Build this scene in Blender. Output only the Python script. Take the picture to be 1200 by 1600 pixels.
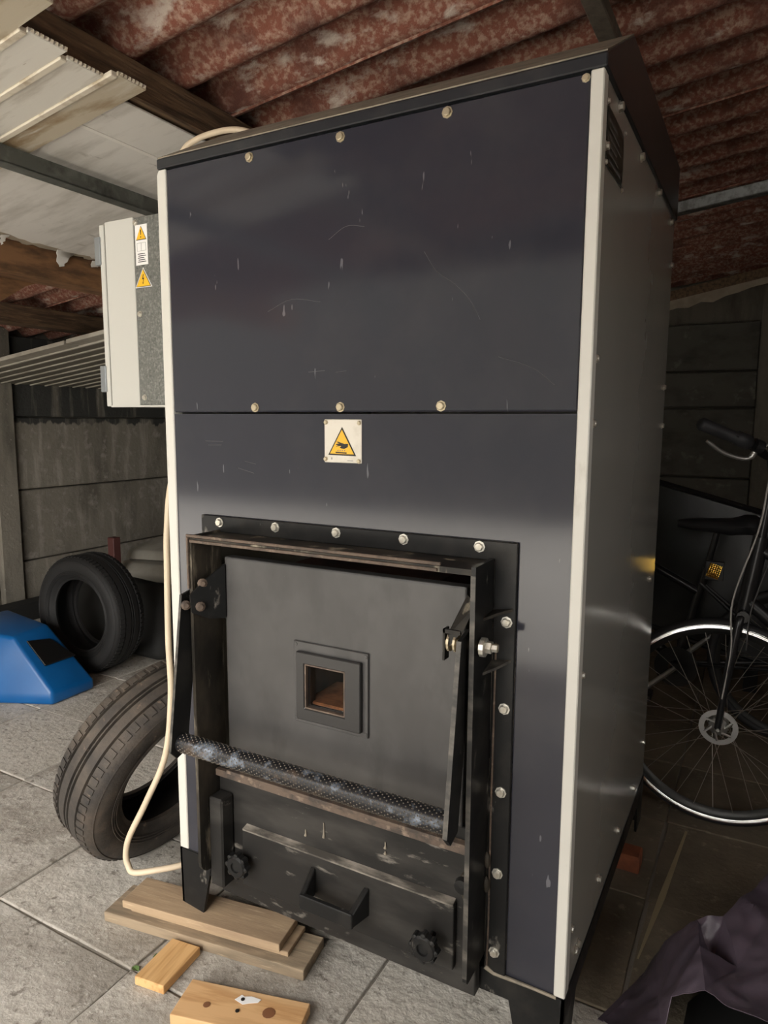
import bpy, bmesh, math, random
from mathutils import Vector, Matrix
R = random.Random(7)
sc = bpy.context.scene
for o in list(bpy.data.objects): bpy.data.objects.remove(o, do_unlink=True)
COL = sc.collection
G = 0.215                                   # height of the boiler's panel bottom above the floor
PI = math.pi

# ------------------------------------------------------------------ camera, world, light, exposure
cam = bpy.data.cameras.new('camera'); cam.sensor_fit = 'VERTICAL'; cam.sensor_height = 24.0
cam.lens = 24.0 * 1084.2 / 1600.0; cam.clip_start = 0.02
co = bpy.data.objects.new('camera', cam); COL.objects.link(co)
co.location = (1.2170, -1.1765, 1.0588 + G); co.rotation_euler = (1.43996, -0.0052, 0.50084)
sc.camera = co
w = bpy.data.worlds.new('overcast_sky'); sc.world = w; w.use_nodes = True
bg = w.node_tree.nodes['Background']; bg.inputs[0].default_value = (1.0, 0.965, 0.915, 1); bg.inputs[1].default_value = 1.0
sc.view_settings.view_transform = 'Standard'; sc.view_settings.look = 'None'
sc.view_settings.exposure = 3.4; sc.view_settings.gamma = 1.0; sc.view_settings.use_curve_mapping = False
pt = bpy.data.lights.new('doorway_portal', 'AREA'); pt.shape = 'RECTANGLE'; pt.size = 3.55; pt.size_y = 2.05; pt.cycles.is_portal = True
po = bpy.data.objects.new('doorway_portal', pt); COL.objects.link(po); po.location = (-0.825, -2.2, 1.03); po.rotation_euler = (PI/2, 0, 0)

pt2 = bpy.data.lights.new('added_window_portal', 'AREA'); pt2.shape = 'RECTANGLE'; pt2.size = 0.9; pt2.size_y = 0.45; pt2.cycles.is_portal = True
po2 = bpy.data.objects.new('added_window_portal', pt2); COL.objects.link(po2); po2.location = (2.62, -0.75, 1.275); po2.rotation_euler = (PI/2, 0, PI/2)  # samples sky through the added window in the right wall

# ------------------------------------------------------------------ materials
def mat(name, col, rough=0.5, metal=0.0, layers=(), bump=None, spec=0.5, coat=0.0, rand=0.0, rlayer=None, custom=None):
    m = bpy.data.materials.new(name); m.use_nodes = True
    nt = m.node_tree; N = nt.nodes; L = nt.links; b = N['Principled BSDF']
    b.inputs['Roughness'].default_value = rough; b.inputs['Metallic'].default_value = metal
    b.inputs['Specular IOR Level'].default_value = spec; b.inputs['Coat Weight'].default_value = coat
    tc = N.new('ShaderNodeTexCoord'); geo = None
    def noise(scale, stretch=(1,1,1), detail=5, rr=0.6):
        mp = N.new('ShaderNodeMapping'); mp.inputs['Scale'].default_value = stretch
        L.new(tc.outputs['Object'], mp.inputs['Vector'])
        if rand:
            oi = N.new('ShaderNodeObjectInfo'); ml = N.new('ShaderNodeMath'); ml.operation = 'MULTIPLY'; ml.inputs[1].default_value = 37.0
            L.new(oi.outputs['Random'], ml.inputs[0]); L.new(ml.outputs[0], mp.inputs['Location'])
        n = N.new('ShaderNodeTexNoise'); n.inputs['Scale'].default_value = scale
        n.inputs['Detail'].default_value = detail; n.inputs['Roughness'].default_value = rr
        L.new(mp.outputs[0], n.inputs['Vector']); return n.outputs['Fac']
    def ramp(sock, lo, hi):
        r = N.new('ShaderNodeMapRange'); r.inputs[1].default_value = lo; r.inputs[2].default_value = hi; r.clamp = True
        L.new(sock, r.inputs[0]); return r.outputs[0]
    def mix(a, bcol, fac):
        x = N.new('ShaderNodeMix'); x.data_type = 'RGBA'
        if isinstance(a, tuple): x.inputs[6].default_value = (*a, 1)
        else: L.new(a, x.inputs[6])
        if isinstance(bcol, tuple): x.inputs[7].default_value = (*bcol, 1)
        else: L.new(bcol, x.inputs[7])
        L.new(fac, x.inputs[0]); return x.outputs[2]
    cur = col
    for ly in layers:
        c2, scale, lo, hi = ly[:4]; st = ly[4] if len(ly) > 4 else (1,1,1); dt = ly[5] if len(ly) > 5 else 5
        cur = mix(cur, c2, ramp(noise(scale, st, dt), lo, hi))
    if custom: cur = custom(N, L, tc, cur, mix, ramp, noise)
    if rand:
        oi = N.new('ShaderNodeObjectInfo'); h = N.new('ShaderNodeHueSaturation')
        r = N.new('ShaderNodeMapRange'); r.inputs[3].default_value = 1 - rand; r.inputs[4].default_value = 1 + rand
        L.new(oi.outputs['Random'], r.inputs[0]); L.new(r.outputs[0], h.inputs['Value'])
        if isinstance(cur, tuple): h.inputs['Color'].default_value = (*cur, 1)
        else: L.new(cur, h.inputs['Color'])
        cur = h.outputs[0]
    if isinstance(cur, tuple): b.inputs['Base Color'].default_value = (*cur, 1)
    else: L.new(cur, b.inputs['Base Color'])
    if rlayer:
        r = N.new('ShaderNodeMapRange'); r.inputs[1].default_value = 0.35; r.inputs[2].default_value = 0.7
        r.inputs[3].default_value = rlayer[1]; r.inputs[4].default_value = rlayer[2]
        L.new(noise(rlayer[0]), r.inputs[0]); L.new(r.outputs[0], b.inputs['Roughness'])
    if bump:
        bp = N.new('ShaderNodeBump'); bp.inputs['Strength'].default_value = bump[1]; bp.inputs['Distance'].default_value = bump[2]
        L.new(noise(bump[0], bump[3] if len(bump) > 3 else (1,1,1), 6), bp.inputs['Height']); L.new(bp.outputs[0], b.inputs['Normal'])
    return m

def stain_wall(N, L, tc, cur, mix, ramp, noise):
    # tar coat on the upper part with a ragged, dripping lower edge
    ge = N.new('ShaderNodeNewGeometry'); sp = N.new('ShaderNodeSeparateXYZ'); L.new(ge.outputs['Position'], sp.inputs[0])
    mp = N.new('ShaderNodeMapping'); mp.inputs['Scale'].default_value = (9, 9, 1.2); L.new(ge.outputs['Position'], mp.inputs[0])
    n = N.new('ShaderNodeTexNoise'); n.inputs['Scale'].default_value = 1.4; n.inputs['Detail'].default_value = 4; L.new(mp.outputs[0], n.inputs['Vector'])
    a = N.new('ShaderNodeMath'); a.operation = 'MULTIPLY_ADD'; a.inputs[1].default_value = 0.16; L.new(n.outputs['Fac'], a.inputs[0]); L.new(sp.outputs[2], a.inputs[2])
    t = ramp(a.outputs[0], 1.318, 1.33); k = N.new('ShaderNodeMath'); k.operation = 'MULTIPLY'
    L.new(t, k.inputs[0]); L.new(ramp(noise(3.0, (3,3,0.3), 4), 0.68, 0.5), k.inputs[1])
    return mix(cur, (0.035, 0.035, 0.031), k.outputs[0])

M = {}
M['floor'] = mat('soil_mortar', (0.22,0.20,0.17), 0.95, bump=(30,0.6,0.01))
M['slab'] = mat('concrete_slab', (0.48,0.45,0.398), 0.9, layers=[((0.31,0.283,0.243),3,0.42,0.66),((0.54,0.51,0.46),9,0.5,0.72),((0.21,0.188,0.158),38,0.57,0.68),((0.62,0.59,0.545),90,0.62,0.69),((0.22,0.195,0.16),1.7,0.56,0.72,(1,1,1),9),((0.15,0.13,0.105),130,0.66,0.72)], bump=(45,0.6,0.010), rand=0.09)
M['slabd'] = mat('dirty_shaded_slab', (0.20,0.165,0.115), 0.95, layers=[((0.12,0.098,0.066),4,0.45,0.7),((0.28,0.24,0.175),30,0.6,0.72)], bump=(60,0.4,0.007), rand=0.08)  # brown dirt, with shade right of the boiler put into the colour
M['light_streak'] = mat('painted_light_streak', (0.36,0.30,0.18), 0.95, bump=(200,0.4,0.002))  # pale colour standing in for a streak of light
M['ground'] = mat('yard_ground', (0.60,0.575,0.53), 0.95, layers=[((0.52,0.495,0.45),2,0.4,0.7)])
M['wall'] = mat('concrete_panel', (0.20,0.18,0.145), 0.95, layers=[((0.33,0.30,0.255),5,0.52,0.72,(3,3,0.4)),((0.12,0.107,0.085),2.0,0.48,0.68,(2,2,0.7),8),((0.42,0.385,0.345),60,0.66,0.74),((0.28,0.255,0.22),14,0.55,0.7)], bump=(40,0.5,0.008), rand=0.06, custom=stain_wall)
M['post'] = mat('concrete_post', (0.20,0.18,0.145), 0.95, layers=[((0.11,0.10,0.08),4,0.45,0.7,(2,2,0.6)),((0.36,0.33,0.29),50,0.64,0.74)], bump=(40,0.5,0.008))
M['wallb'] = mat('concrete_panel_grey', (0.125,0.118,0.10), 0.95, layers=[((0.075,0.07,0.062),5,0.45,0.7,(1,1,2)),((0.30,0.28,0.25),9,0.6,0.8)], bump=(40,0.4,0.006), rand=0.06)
M['render'] = mat('added_yard_wall_dark', (0.075,0.07,0.06), 0.9, layers=[((0.04,0.045,0.035),3,0.4,0.7,(1,1,.2))])  # dark colour of the added wall across the yard
M['plaster'] = mat('old_boards', (0.15,0.12,0.09), 0.9, layers=[((0.08,0.065,0.05),4,0.4,0.7,(6,6,0.5))])
M['asb'] = mat('red_fibre_cement', (0.25,0.092,0.06), 0.95, layers=[((0.44,0.28,0.21),60,0.46,0.62,(1,1,1),9),((0.12,0.045,0.032),6,0.50,0.70,(1,1,1),8),((0.58,0.49,0.42),7,0.57,0.66,(1,2.0,1),12)], bump=(220,0.7,0.006), rand=0.04)
M['beam'] = mat('dark_brown_timber', (0.19,0.118,0.065), 0.8, layers=[((0.07,0.044,0.027),9,0.42,0.65,(6,0.6,6)),((0.30,0.20,0.115),16,0.58,0.75,(5,0.5,5))], bump=(30,0.6,0.005,(6,0.4,6)))
M['timber'] = mat('orange_brown_timber', (0.23,0.115,0.05), 0.8, layers=[((0.09,0.045,0.02),7,0.45,0.65,(3,0.8,3))], bump=(30,0.3,0.003,(6,0.4,6)))
M['board'] = mat('white_ceiling_board', (0.68,0.65,0.585), 0.6, layers=[((0.43,0.39,0.325),5,0.5,0.72,(0.8,5,1)),((0.28,0.21,0.13),30,0.68,0.78,(0.6,3,1))], bump=(20,0.12,0.002,(0.5,6,1)))
M['boardb'] = mat('stained_ceiling_board', (0.50,0.44,0.335), 0.65, layers=[((0.30,0.215,0.125),4.5,0.5,0.66,(1,3,1),7),((0.58,0.54,0.46),9,0.58,0.7,(0.6,4,1))], bump=(20,0.12,0.002,(0.5,6,1)))
M['bedge'] = mat('cream_board_lip', (0.66,0.60,0.49), 0.6, layers=[((0.36,0.28,0.18),14,0.55,0.75)])
M['sheet'] = mat('white_hardboard', (0.68,0.655,0.61), 0.7, layers=[((0.50,0.475,0.43),6,0.45,0.7,(0.7,3,1)),((0.40,0.37,0.325),34,0.66,0.76,(1,0.3,1))], bump=(14,0.15,0.002,(8,0.5,1)))
M['torn'] = mat('torn_paper_edge', (0.74,0.71,0.66), 0.8)
M['kraft'] = mat('bare_board_core', (0.40,0.34,0.26), 0.85, layers=[((0.30,0.25,0.19),12,0.4,0.7)])
M['slat'] = mat('dusty_pale_slat', (0.40,0.37,0.31), 0.7, layers=[((0.26,0.235,0.19),6,0.45,0.7)])
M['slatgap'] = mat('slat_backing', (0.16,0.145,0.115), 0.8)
M['steel'] = mat('weathered_steel_bar', (0.13,0.135,0.12), 0.6, 0.5, layers=[((0.20,0.205,0.185),18,0.5,0.7),((0.06,0.06,0.052),8,0.55,0.7)])
M['galv'] = mat('galvanised_bar', (0.34,0.35,0.34), 0.5, 0.7, layers=[((0.2,0.2,0.19),30,0.45,0.6)])
M['panel'] = mat('anthracite_panel', (0.030,0.031,0.041), 0.10, layers=[((0.042,0.042,0.050),3,0.5,0.75),((0.13,0.13,0.145),60,0.735,0.755,(1,1,0.25),2)], bump=(420,0.02,0.0006))
M['scratch'] = mat('pale_scratch', (0.095,0.095,0.10), 0.5)
M['cap'] = mat('anthracite_cap', (0.022,0.024,0.028), 0.3, layers=[((0.04,0.04,0.042),14,0.5,0.75)])
M['dust'] = mat('dusty_cap_slope', (0.27,0.235,0.18), 0.9, layers=[((0.16,0.14,0.11),20,0.45,0.7)])
M['white'] = mat('white_strip', (0.63,0.615,0.56), 0.4, layers=[((0.42,0.395,0.34),14,0.62,0.8,(1,1,0.4))])
M['cabw'] = mat('light_grey_enamel', (0.51,0.505,0.465), 0.4)
M['side'] = mat('galvanised_sheet', (0.50,0.49,0.445), 0.2, 0.45, layers=[((0.57,0.56,0.51),1.1,0.4,0.7,(1,1,1),2)], rlayer=(1.5,0.16,0.24))
M['spangle'] = mat('spangled_zinc', (0.17,0.175,0.16), 0.5, 0.5, layers=[((0.26,0.265,0.245),170,0.48,0.62),((0.12,0.125,0.115),130,0.54,0.66)])
M['black'] = mat('black_paint', (0.012,0.012,0.012), 0.38, spec=0.22, layers=[((0.03,0.028,0.025),11,0.5,0.75),((0.24,0.22,0.19),30,0.64,0.76,(1,1,0.5),10)], rlayer=(9,0.3,0.5))
M['scuff'] = mat('scuffed_black_steel', (0.02,0.018,0.015), 0.5, spec=0.22, layers=[((0.075,0.062,0.046),9,0.42,0.66,(1,1,0.5),8),((0.36,0.31,0.23),15,0.57,0.72,(1.5,1.5,0.3),10)])
M['rust'] = mat('rusty_edge', (0.12,0.085,0.062), 0.75, layers=[((0.055,0.042,0.034),24,0.45,0.65),((0.27,0.20,0.145),40,0.56,0.72)])
M['door'] = mat('heat_greyed_door', (0.046,0.044,0.043), 0.42, layers=[((0.078,0.075,0.073),3.0,0.40,0.66,(1.3,1,1.0),4),((0.026,0.025,0.024),5,0.52,0.75,(1.6,1,0.8)),((0.22,0.21,0.20),55,0.70,0.78)])
M['wframe'] = mat('dark_window_frame', (0.022,0.021,0.021), 0.36, layers=[((0.10,0.095,0.09),50,0.68,0.76)])
M['ash'] = mat('ash_door_black', (0.018,0.017,0.016), 0.45, spec=0.22, layers=[((0.045,0.042,0.038),5,0.5,0.7,(0.6,1,2)),((0.28,0.255,0.22),13,0.62,0.77,(0.8,1,2.5),10)])
M['scrape'] = mat('scraped_pale_edge', (0.07,0.063,0.054), 0.6, layers=[((0.42,0.375,0.315),18,0.45,0.66,(0.4,1,1),9)])
M['wear'] = mat('worn_bright_edge', (0.028,0.026,0.023), 0.5, layers=[((0.12,0.108,0.09),24,0.45,0.65,(0.5,1,1),8)])
M['char'] = mat('burnt_liner', (0.11,0.05,0.035), 0.8, layers=[((0.03,0.018,0.014),6,0.45,0.6),((0.2,0.11,0.08),9,0.6,0.75)])
M['ember'] = mat('sooty_fire_clay', (0.30,0.15,0.075), 0.8, layers=[((0.10,0.045,0.025),20,0.45,0.65)])
M['bolt'] = mat('zinc_bolt', (0.66,0.64,0.58), 0.35, 0.75, layers=[((0.5,0.45,0.35),60,0.5,0.7)])
M['boltd'] = mat('yellow_zinc_bolt', (0.50,0.43,0.30), 0.4, 0.6)
M['tube'] = mat('scorched_tube', (0.016,0.016,0.018), 0.4, 0.3, layers=[((0.24,0.28,0.34),22,0.50,0.66,(1,1,1),10),((0.16,0.11,0.075),8,0.55,0.68)])
M['stud'] = mat('worn_stud', (0.20,0.175,0.14), 0.45, 0.4)
M['yellow'] = mat('warning_yellow', (0.78,0.44,0.02), 0.5)
M['ink'] = mat('black_print', (0.012,0.010,0.008), 0.6)
M['plate'] = mat('aluminium_sign', (0.66,0.62,0.54), 0.5, 0.15, layers=[((0.56,0.52,0.44),22,0.5,0.7)])
M['labelw'] = mat('white_label', (0.76,0.75,0.73), 0.5)
M['inkgrey'] = mat('grey_print', (0.16,0.16,0.16), 0.6)
M['hinge'] = mat('grey_hinge', (0.27,0.29,0.30), 0.4, 0.5)
M['nameplate'] = mat('dark_name_plate', (0.02,0.023,0.017), 0.35, layers=[((0.05,0.053,0.042),45,0.5,0.66,(1,0.3,2))])
M['cable'] = mat('cream_cable', (0.68,0.56,0.405), 0.5, layers=[((0.56,0.46,0.33),8,0.5,0.75)])
M['tyre'] = mat('dusty_tyre_rubber', (0.046,0.039,0.033), 0.75, layers=[((0.105,0.083,0.063),9,0.45,0.68,(1,1,1),9),((0.018,0.016,0.015),5,0.5,0.7),((0.20,0.145,0.105),34,0.64,0.74),((0.16,0.12,0.09),3,0.56,0.7)], bump=(70,0.35,0.004))
M['tyred'] = mat('black_tyre_rubber', (0.007,0.0066,0.0064), 0.7)
M['tyrei'] = mat('tyre_inner_liner', (0.015,0.014,0.014), 0.5)
M['blue'] = mat('blue_plastic', (0.003,0.085,0.27), 0.33, layers=[((0.004,0.10,0.31),6,0.4,0.7)])
M['visor'] = mat('black_window', (0.006,0.006,0.006), 0.3)
M['oldwood'] = mat('weathered_plank', (0.42,0.30,0.185), 0.85, layers=[((0.29,0.20,0.125),5,0.42,0.66,(0.7,6,6),8),((0.52,0.39,0.25),22,0.58,0.72,(0.5,6,6))], bump=(30,0.3,0.002,(0.6,6,6)))
M['greywood'] = mat('grey_dirty_plank', (0.33,0.25,0.165), 0.9, layers=[((0.20,0.155,0.105),6,0.42,0.62,(0.7,6,6),8),((0.42,0.335,0.225),25,0.58,0.72,(0.5,5,5))], bump=(30,0.3,0.002,(0.6,6,6)))
M['pine'] = mat('fresh_pine', (0.70,0.43,0.19), 0.6, layers=[((0.52,0.285,0.105),6,0.46,0.60,(7,0.5,7),3),((0.76,0.51,0.26),3,0.5,0.7,(5,0.5,5))])
M['pineknot'] = mat('fresh_pine_wide', (0.68,0.42,0.205), 0.6, layers=[((0.50,0.27,0.11),5,0.46,0.58,(0.6,6,6),4),((0.74,0.50,0.27),3,0.5,0.7,(0.5,5,5))])
M['knot'] = mat('brown_knot', (0.21,0.09,0.04), 0.6)
M['endgrain'] = mat('pale_end_grain', (0.62,0.44,0.25), 0.8, layers=[((0.48,0.32,0.17),30,0.45,0.65)])
M['paper'] = mat('white_paper', (0.85,0.85,0.84), 0.7)
M['brick'] = mat('red_brick', (0.30,0.095,0.04), 0.9, layers=[((0.18,0.055,0.028),18,0.45,0.7)], bump=(90,0.3,0.003))
M['leaf'] = mat('green_leaf', (0.10,0.17,0.05), 0.6)
M['tarp'] = mat('purple_grey_tarp', (0.10,0.077,0.100), 0.32, layers=[((0.062,0.049,0.066),7,0.45,0.7)], bump=(40,0.15,0.004))
M['bag'] = mat('black_fabric', (0.008,0.008,0.007), 0.8, bump=(300,0.2,0.001))
M['bikeblk'] = mat('black_bike_paint', (0.012,0.012,0.013), 0.3)
M['rubber'] = mat('black_grip_rubber', (0.015,0.015,0.017), 0.6)
M['alu'] = mat('brushed_aluminium', (0.55,0.54,0.52), 0.35, 0.9)
M['spoke'] = mat('steel_spoke', (0.55,0.52,0.46), 0.3, 0.9)
M['rim'] = mat('black_rim', (0.03,0.03,0.028), 0.4, 0.4)
M['retro'] = mat('retroreflective_prisms', (0.96,0.96,0.95), 0.02, 1.0)
M['amber'] = mat('amber_prisms', (1.0,0.84,0.46), 0.02, 1.0)
M['cablew'] = mat('grey_cable_housing', (0.42,0.40,0.37), 0.45)
M['cablek'] = mat('dark_cable_housing', (0.06,0.058,0.055), 0.4)
M['grey'] = mat('grey_plastic_cover', (0.34,0.32,0.275), 0.6, layers=[((0.26,0.24,0.2),6,0.4,0.7)])
M['redpost'] = mat('dark_red_paint', (0.10,0.035,0.03), 0.6)
M['darkboard'] = mat('dark_glossy_board', (0.014,0.0145,0.0135), 0.3, layers=[((0.028,0.029,0.028),5,0.5,0.75)])
def glass(name, tint, rough=0.02):
    m = bpy.data.materials.new(name); m.use_nodes = True; b = m.node_tree.nodes['Principled BSDF']
    b.inputs['Base Color'].default_value = (*tint, 1); b.inputs['Roughness'].default_value = rough
    b.inputs['Transmission Weight'].default_value = 1.0; b.inputs['IOR'].default_value = 1.45
    return m
M['glass'] = glass('clear_glass', (0.95,0.96,0.95))
M['sight'] = glass('sight_glass', (0.9,0.82,0.74), 0.03); M['sight'].node_tree.nodes['Principled BSDF'].inputs['IOR'].default_value = 1.12

# ------------------------------------------------------------------ mesh helpers
class MB:
    def __init__(s): s.v = []; s.f = []
    def add(s, vs, fs):
        n = len(s.v); s.v += [tuple(v) for v in vs]; s.f += [tuple(i + n for i in f) for f in fs]; return s
    def box(s, x0, x1, y0, y1, z0, z1):
        return s.add([(x0,y0,z0),(x1,y0,z0),(x1,y1,z0),(x0,y1,z0),(x0,y0,z1),(x1,y0,z1),(x1,y1,z1),(x0,y1,z1)],
                     [(0,3,2,1),(4,5,6,7),(0,1,5,4),(1,2,6,5),(2,3,7,6),(3,0,4,7)])
    def hexa(s, b4, t4): return s.add(list(b4) + list(t4), [(0,3,2,1),(4,5,6,7),(0,1,5,4),(1,2,6,5),(2,3,7,6),(3,0,4,7)])
    def prism(s, poly, d):        # poly: 3D points, d: extrusion vector
        n = len(poly); d = Vector(d); t = [Vector(p) + d for p in poly]
        return s.add(list(poly) + t, [tuple(range(n))[::-1], tuple(range(n, 2*n))] + [(i, (i+1) % n, n + (i+1) % n, n + i) for i in range(n)])
    def tube(s, pts, r, n=10, cap=True):
        pts = [Vector(p) for p in pts]; k = len(pts); rs = r if isinstance(r, (list, tuple)) else [r]*k
        base = len(s.v); up = None
        for i, p in enumerate(pts):
            t = (pts[min(i+1, k-1)] - pts[max(i-1, 0)]).normalized()
            if up is None:
                up = Vector((0,0,1)) if abs(t.z) < 0.9 else Vector((1,0,0))
            a = t.cross(up).normalized(); b = a.cross(t).normalized(); up = b
            for j in range(n):
                th = 2*PI*j/n; s.v.append(tuple(p + rs[i]*(math.cos(th)*a + math.sin(th)*b)))
        for i in range(k-1):
            for j in range(n):
                q = (j+1) % n; s.f.append((base+i*n+j, base+(i+1)*n+j, base+(i+1)*n+q, base+i*n+q))
        if cap: s.f.append(tuple(base+j for j in range(n))); s.f.append(tuple(base+(k-1)*n+j for j in range(n))[::-1])
        return s
    def lathe(s, prof, c, ax, n=48, closed=False, a0=0.0, a1=2*PI):   # prof: (radius, along axis)
        ax = Vector(ax).normalized(); c = Vector(c)
        u = ax.cross(Vector((0,0,1)))
        if u.length < 1e-3: u = Vector((1,0,0))
        u.normalize(); v = ax.cross(u); base = len(s.v); k = len(prof); full = abs(a1-a0-2*PI) < 1e-6; m = n if full else n+1
        for i in range(m):
            th = a0 + (a1-a0)*i/n; d = math.cos(th)*u + math.sin(th)*v
            for r, h in prof: s.v.append(tuple(c + d*r + ax*h))
        for i in range(n):
            q = (i+1) % m
            for j in range(k if closed else k-1):
                jj = (j+1) % k
                s.f.append((base+i*k+j, base+q*k+j, base+q*k+jj, base+i*k+jj))
        return s
    def mesh(s, name, shift=(0,0,0), bevel=0, smooth=None, seg=1):
        sh = Vector(shift); me = bpy.data.meshes.new(name)
        me.from_pydata([tuple(Vector(v) - sh) for v in s.v], [], s.f); me.update()
        bm = bmesh.new(); bm.from_mesh(me)
        bmesh.ops.recalc_face_normals(bm, faces=bm.faces)
        if bevel: bmesh.ops.bevel(bm, geom=[e for e in bm.edges if len(e.link_faces) == 2 and e.calc_face_angle(0) > 0.5], offset=bevel, segments=seg, profile=0.5, affect='EDGES', clamp_overlap=True)
        bm.to_mesh(me); bm.free()
        if smooth is not None:
            me.shade_smooth(); me.set_sharp_from_angle(angle=math.radians(smooth))
        return me
ORG = {}
def link(name, me, m, parent=None, loc=None):
    o = bpy.data.objects.new(name, me); COL.objects.link(o)
    if me is not None and m is not None and not me.materials: me.materials.append(M[m])
    if parent is not None:
        o.parent = parent
        if loc is not None: o.location = Vector(loc) - ORG[parent.name]; ORG[o.name] = Vector(loc)
        else: ORG[o.name] = ORG[parent.name].copy()
    else:
        o.location = loc or (0,0,0); ORG[o.name] = Vector(loc or (0,0,0))
    return o
def part(name, mb, m, parent, bevel=0, smooth=None, seg=1, label=None):
    o = link(name, mb.mesh(name, ORG[parent.name], bevel, smooth, seg), m, parent)
    if label: o['label'] = label
    return o
def inst(name, me, m, parent, loc, rot=None, scale=None):      # alike pieces share mesh data
    o = link(name, me, m, parent, loc)
    if rot: o.rotation_euler = rot
    if scale: o.scale = scale
    return o
def tag(o, label, cat, group=None):
    o['label'] = label; o['category'] = cat
    if group: o['group'] = group
    return o
def thing(name, loc, label, cat, group=None): return tag(link(name, None, None, None, loc), label, cat, group)
def single(name, mb, m, loc, label, cat, group=None, bevel=0, smooth=None, seg=1):
    return tag(link(name, mb.mesh(name, loc, bevel, smooth, seg), m, None, loc), label, cat, group)
def struct(name, mb, m, bevel=0):
    o = link(name, mb.mesh(name, (0,0,0), bevel) if mb else None, m); o['kind'] = 'structure'; return o
def spline(pts, n=8):
    P = [Vector(p) for p in pts]; P = [2*P[0]-P[1]] + P + [2*P[-1]-P[-2]]; out = []
    for i in range(1, len(P)-2):
        for k in range(n):
            t = k/n; a,b,c,d = P[i-1:i+3]
            out.append(0.5*((2*b) + (c-a)*t + (2*a-5*b+4*c-d)*t*t + (3*b-a-3*c+d)*t**3))
    out.append(P[-2]); return out

# ------------------------------------------------------------------ the shed
RS = 0.12                                            # roof slope along x
def roof_z(x): return 1.965 + RS*(x + 0.2) + G
floor = struct('floor', MB().box(-3.1, 2.7, -2.3, 4.6, -0.10, -0.006), 'floor')
slabs = []
def slab_mesh(j0):
    W, D = 0.51, 0.42; j = lambda: R.uniform(-j0, j0); g = .0025
    c4 = [(-W/2+g+j(), -D/2+g+j()), (W/2-g+j(), -D/2+g+j()), (W/2-g+j(), D/2-g+j()), (-W/2+g+j(), D/2-g+j())]
    pts = []
    for q in range(4):
        A_, B_ = Vector(c4[q]), Vector(c4[(q+1) % 4]); n_ = Vector((A_.y-B_.y, B_.x-A_.x)).normalized()
        pts += [A_.lerp(B_, t) + n_*(0 if t == 0 else R.uniform(-.001, .003)) for t in (0, .2, .4, .6, .8)]
    return MB().prism([(p_.x, p_.y, -.03) for p_ in pts], (0,0,.03)).mesh('slab', bevel=0.003, seg=2)
slabs = [slab_mesh(.003) for k in range(6)]; slabs_d = [slab_mesh(.003) for k in range(4)]
for ix in range(-6, 5):
    for iy in range(-5, 10):
        cx = -0.255 + 0.51*ix + 0.51; cy = 0.25 + 0.42*iy + 0.21
        if cx < -3.0 or cx > 2.6 or cy < -2.2 or cy > 4.5: continue
        dirty = cx > 1.0 or (cx > .6 and cy > .3)  # these slabs carry dirt and the painted shade beside the boiler
        inst('slab', R.choice(slabs_d if dirty else slabs), 'slabd' if dirty else 'slab', floor, (cx, cy, R.uniform(-0.0015, 0.0)), (R.uniform(-.0015,.0015), R.uniform(-.0015,.0015), R.choice([0, PI]) + R.uniform(-.004, .004)))  # dirty slabs also carry the painted shade beside the boiler
part('floor_light_streak', MB().prism([(1.030,.44,-.003),(1.034,.44,-.003),(1.062,.70,-.003),(1.084,1.06,-.003),(1.078,1.06,-.003),(1.046,.70,-.003)], (0,0,.0046)), 'light_streak', floor)  # streak of light on the floor, laid in as a pale strip
struct('ground', MB().box(-14, 14, -14, 14, -0.20, -0.11), 'ground')
struct('added_yard_wall', MB().box(-14, -0.3, -8.2, -8.0, -0.1, 3.7), 'render')  # unseen wall added to keep bright sky out of the panel's reflection

# left wall: precast panels between posts
wl = struct('wall_left', MB().box(-3.16, -3.10, -2.3, 4.6, -0.1, 1.86), 'post')
for y0 in (-2.35, -0.42, 1.46, 3.42):
    part('post', MB().box(-3.10, -2.985, y0, y0+0.145, -0.05, 1.84), 'post', wl, 0.008)
zs = [-0.05, 0.34, 0.812, 1.285, 1.80]
for y0, y1 in ((-2.205,-0.42),(-0.275,1.46),(1.605,3.42),(3.565,4.5)):
    for a, b in zip(zs, zs[1:]):
        part('concrete_panel', MB().box(-3.10, -3.02 + R.uniform(-.006,.004), y0+.003, y1-.003, a+.004, b-.004), 'wall', wl, 0.007)
wb = struct('wall_back', MB().box(-3.1, 2.7, 4.52, 4.6, -0.1, 2.45), 'post')
for x0 in (-2.9, -0.88, 1.14):
    part('post', MB().box(x0, x0+0.14, 4.38, 4.52, -0.05, roof_z(x0)-.08), 'post', wb, 0.008)
zs = [-0.05, 0.38, 0.874, 1.378, 1.64, 1.98]
for x0, x1 in ((-2.76,-0.88),(-0.74,1.14),(1.28,2.65)):
    for a, b in zip(zs, zs[1:]):
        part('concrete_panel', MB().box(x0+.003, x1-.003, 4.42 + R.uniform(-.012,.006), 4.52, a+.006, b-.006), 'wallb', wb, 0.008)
struct('wall_right', MB().box(2.62, 2.7, -2.3, -1.2, -0.1, 2.5).box(2.62, 2.7, -0.3, 4.6, -0.1, 2.5).box(2.62, 2.7, -1.2, -0.3, -0.1, 1.05).box(2.62, 2.7, -1.2, -0.3, 1.5, 2.5), 'plaster')
w2 = struct('added_window_2', MB().box(2.64,2.68,-1.2,-.3,1.05,1.09).box(2.64,2.68,-1.2,-.3,1.46,1.5).box(2.64,2.68,-1.2,-1.16,1.09,1.46).box(2.64,2.68,-.34,-.3,1.09,1.46).box(2.64,2.68,-.77,-.73,1.09,1.46), 'beam')  # unseen window, added to light the boiler's side panel
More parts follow.
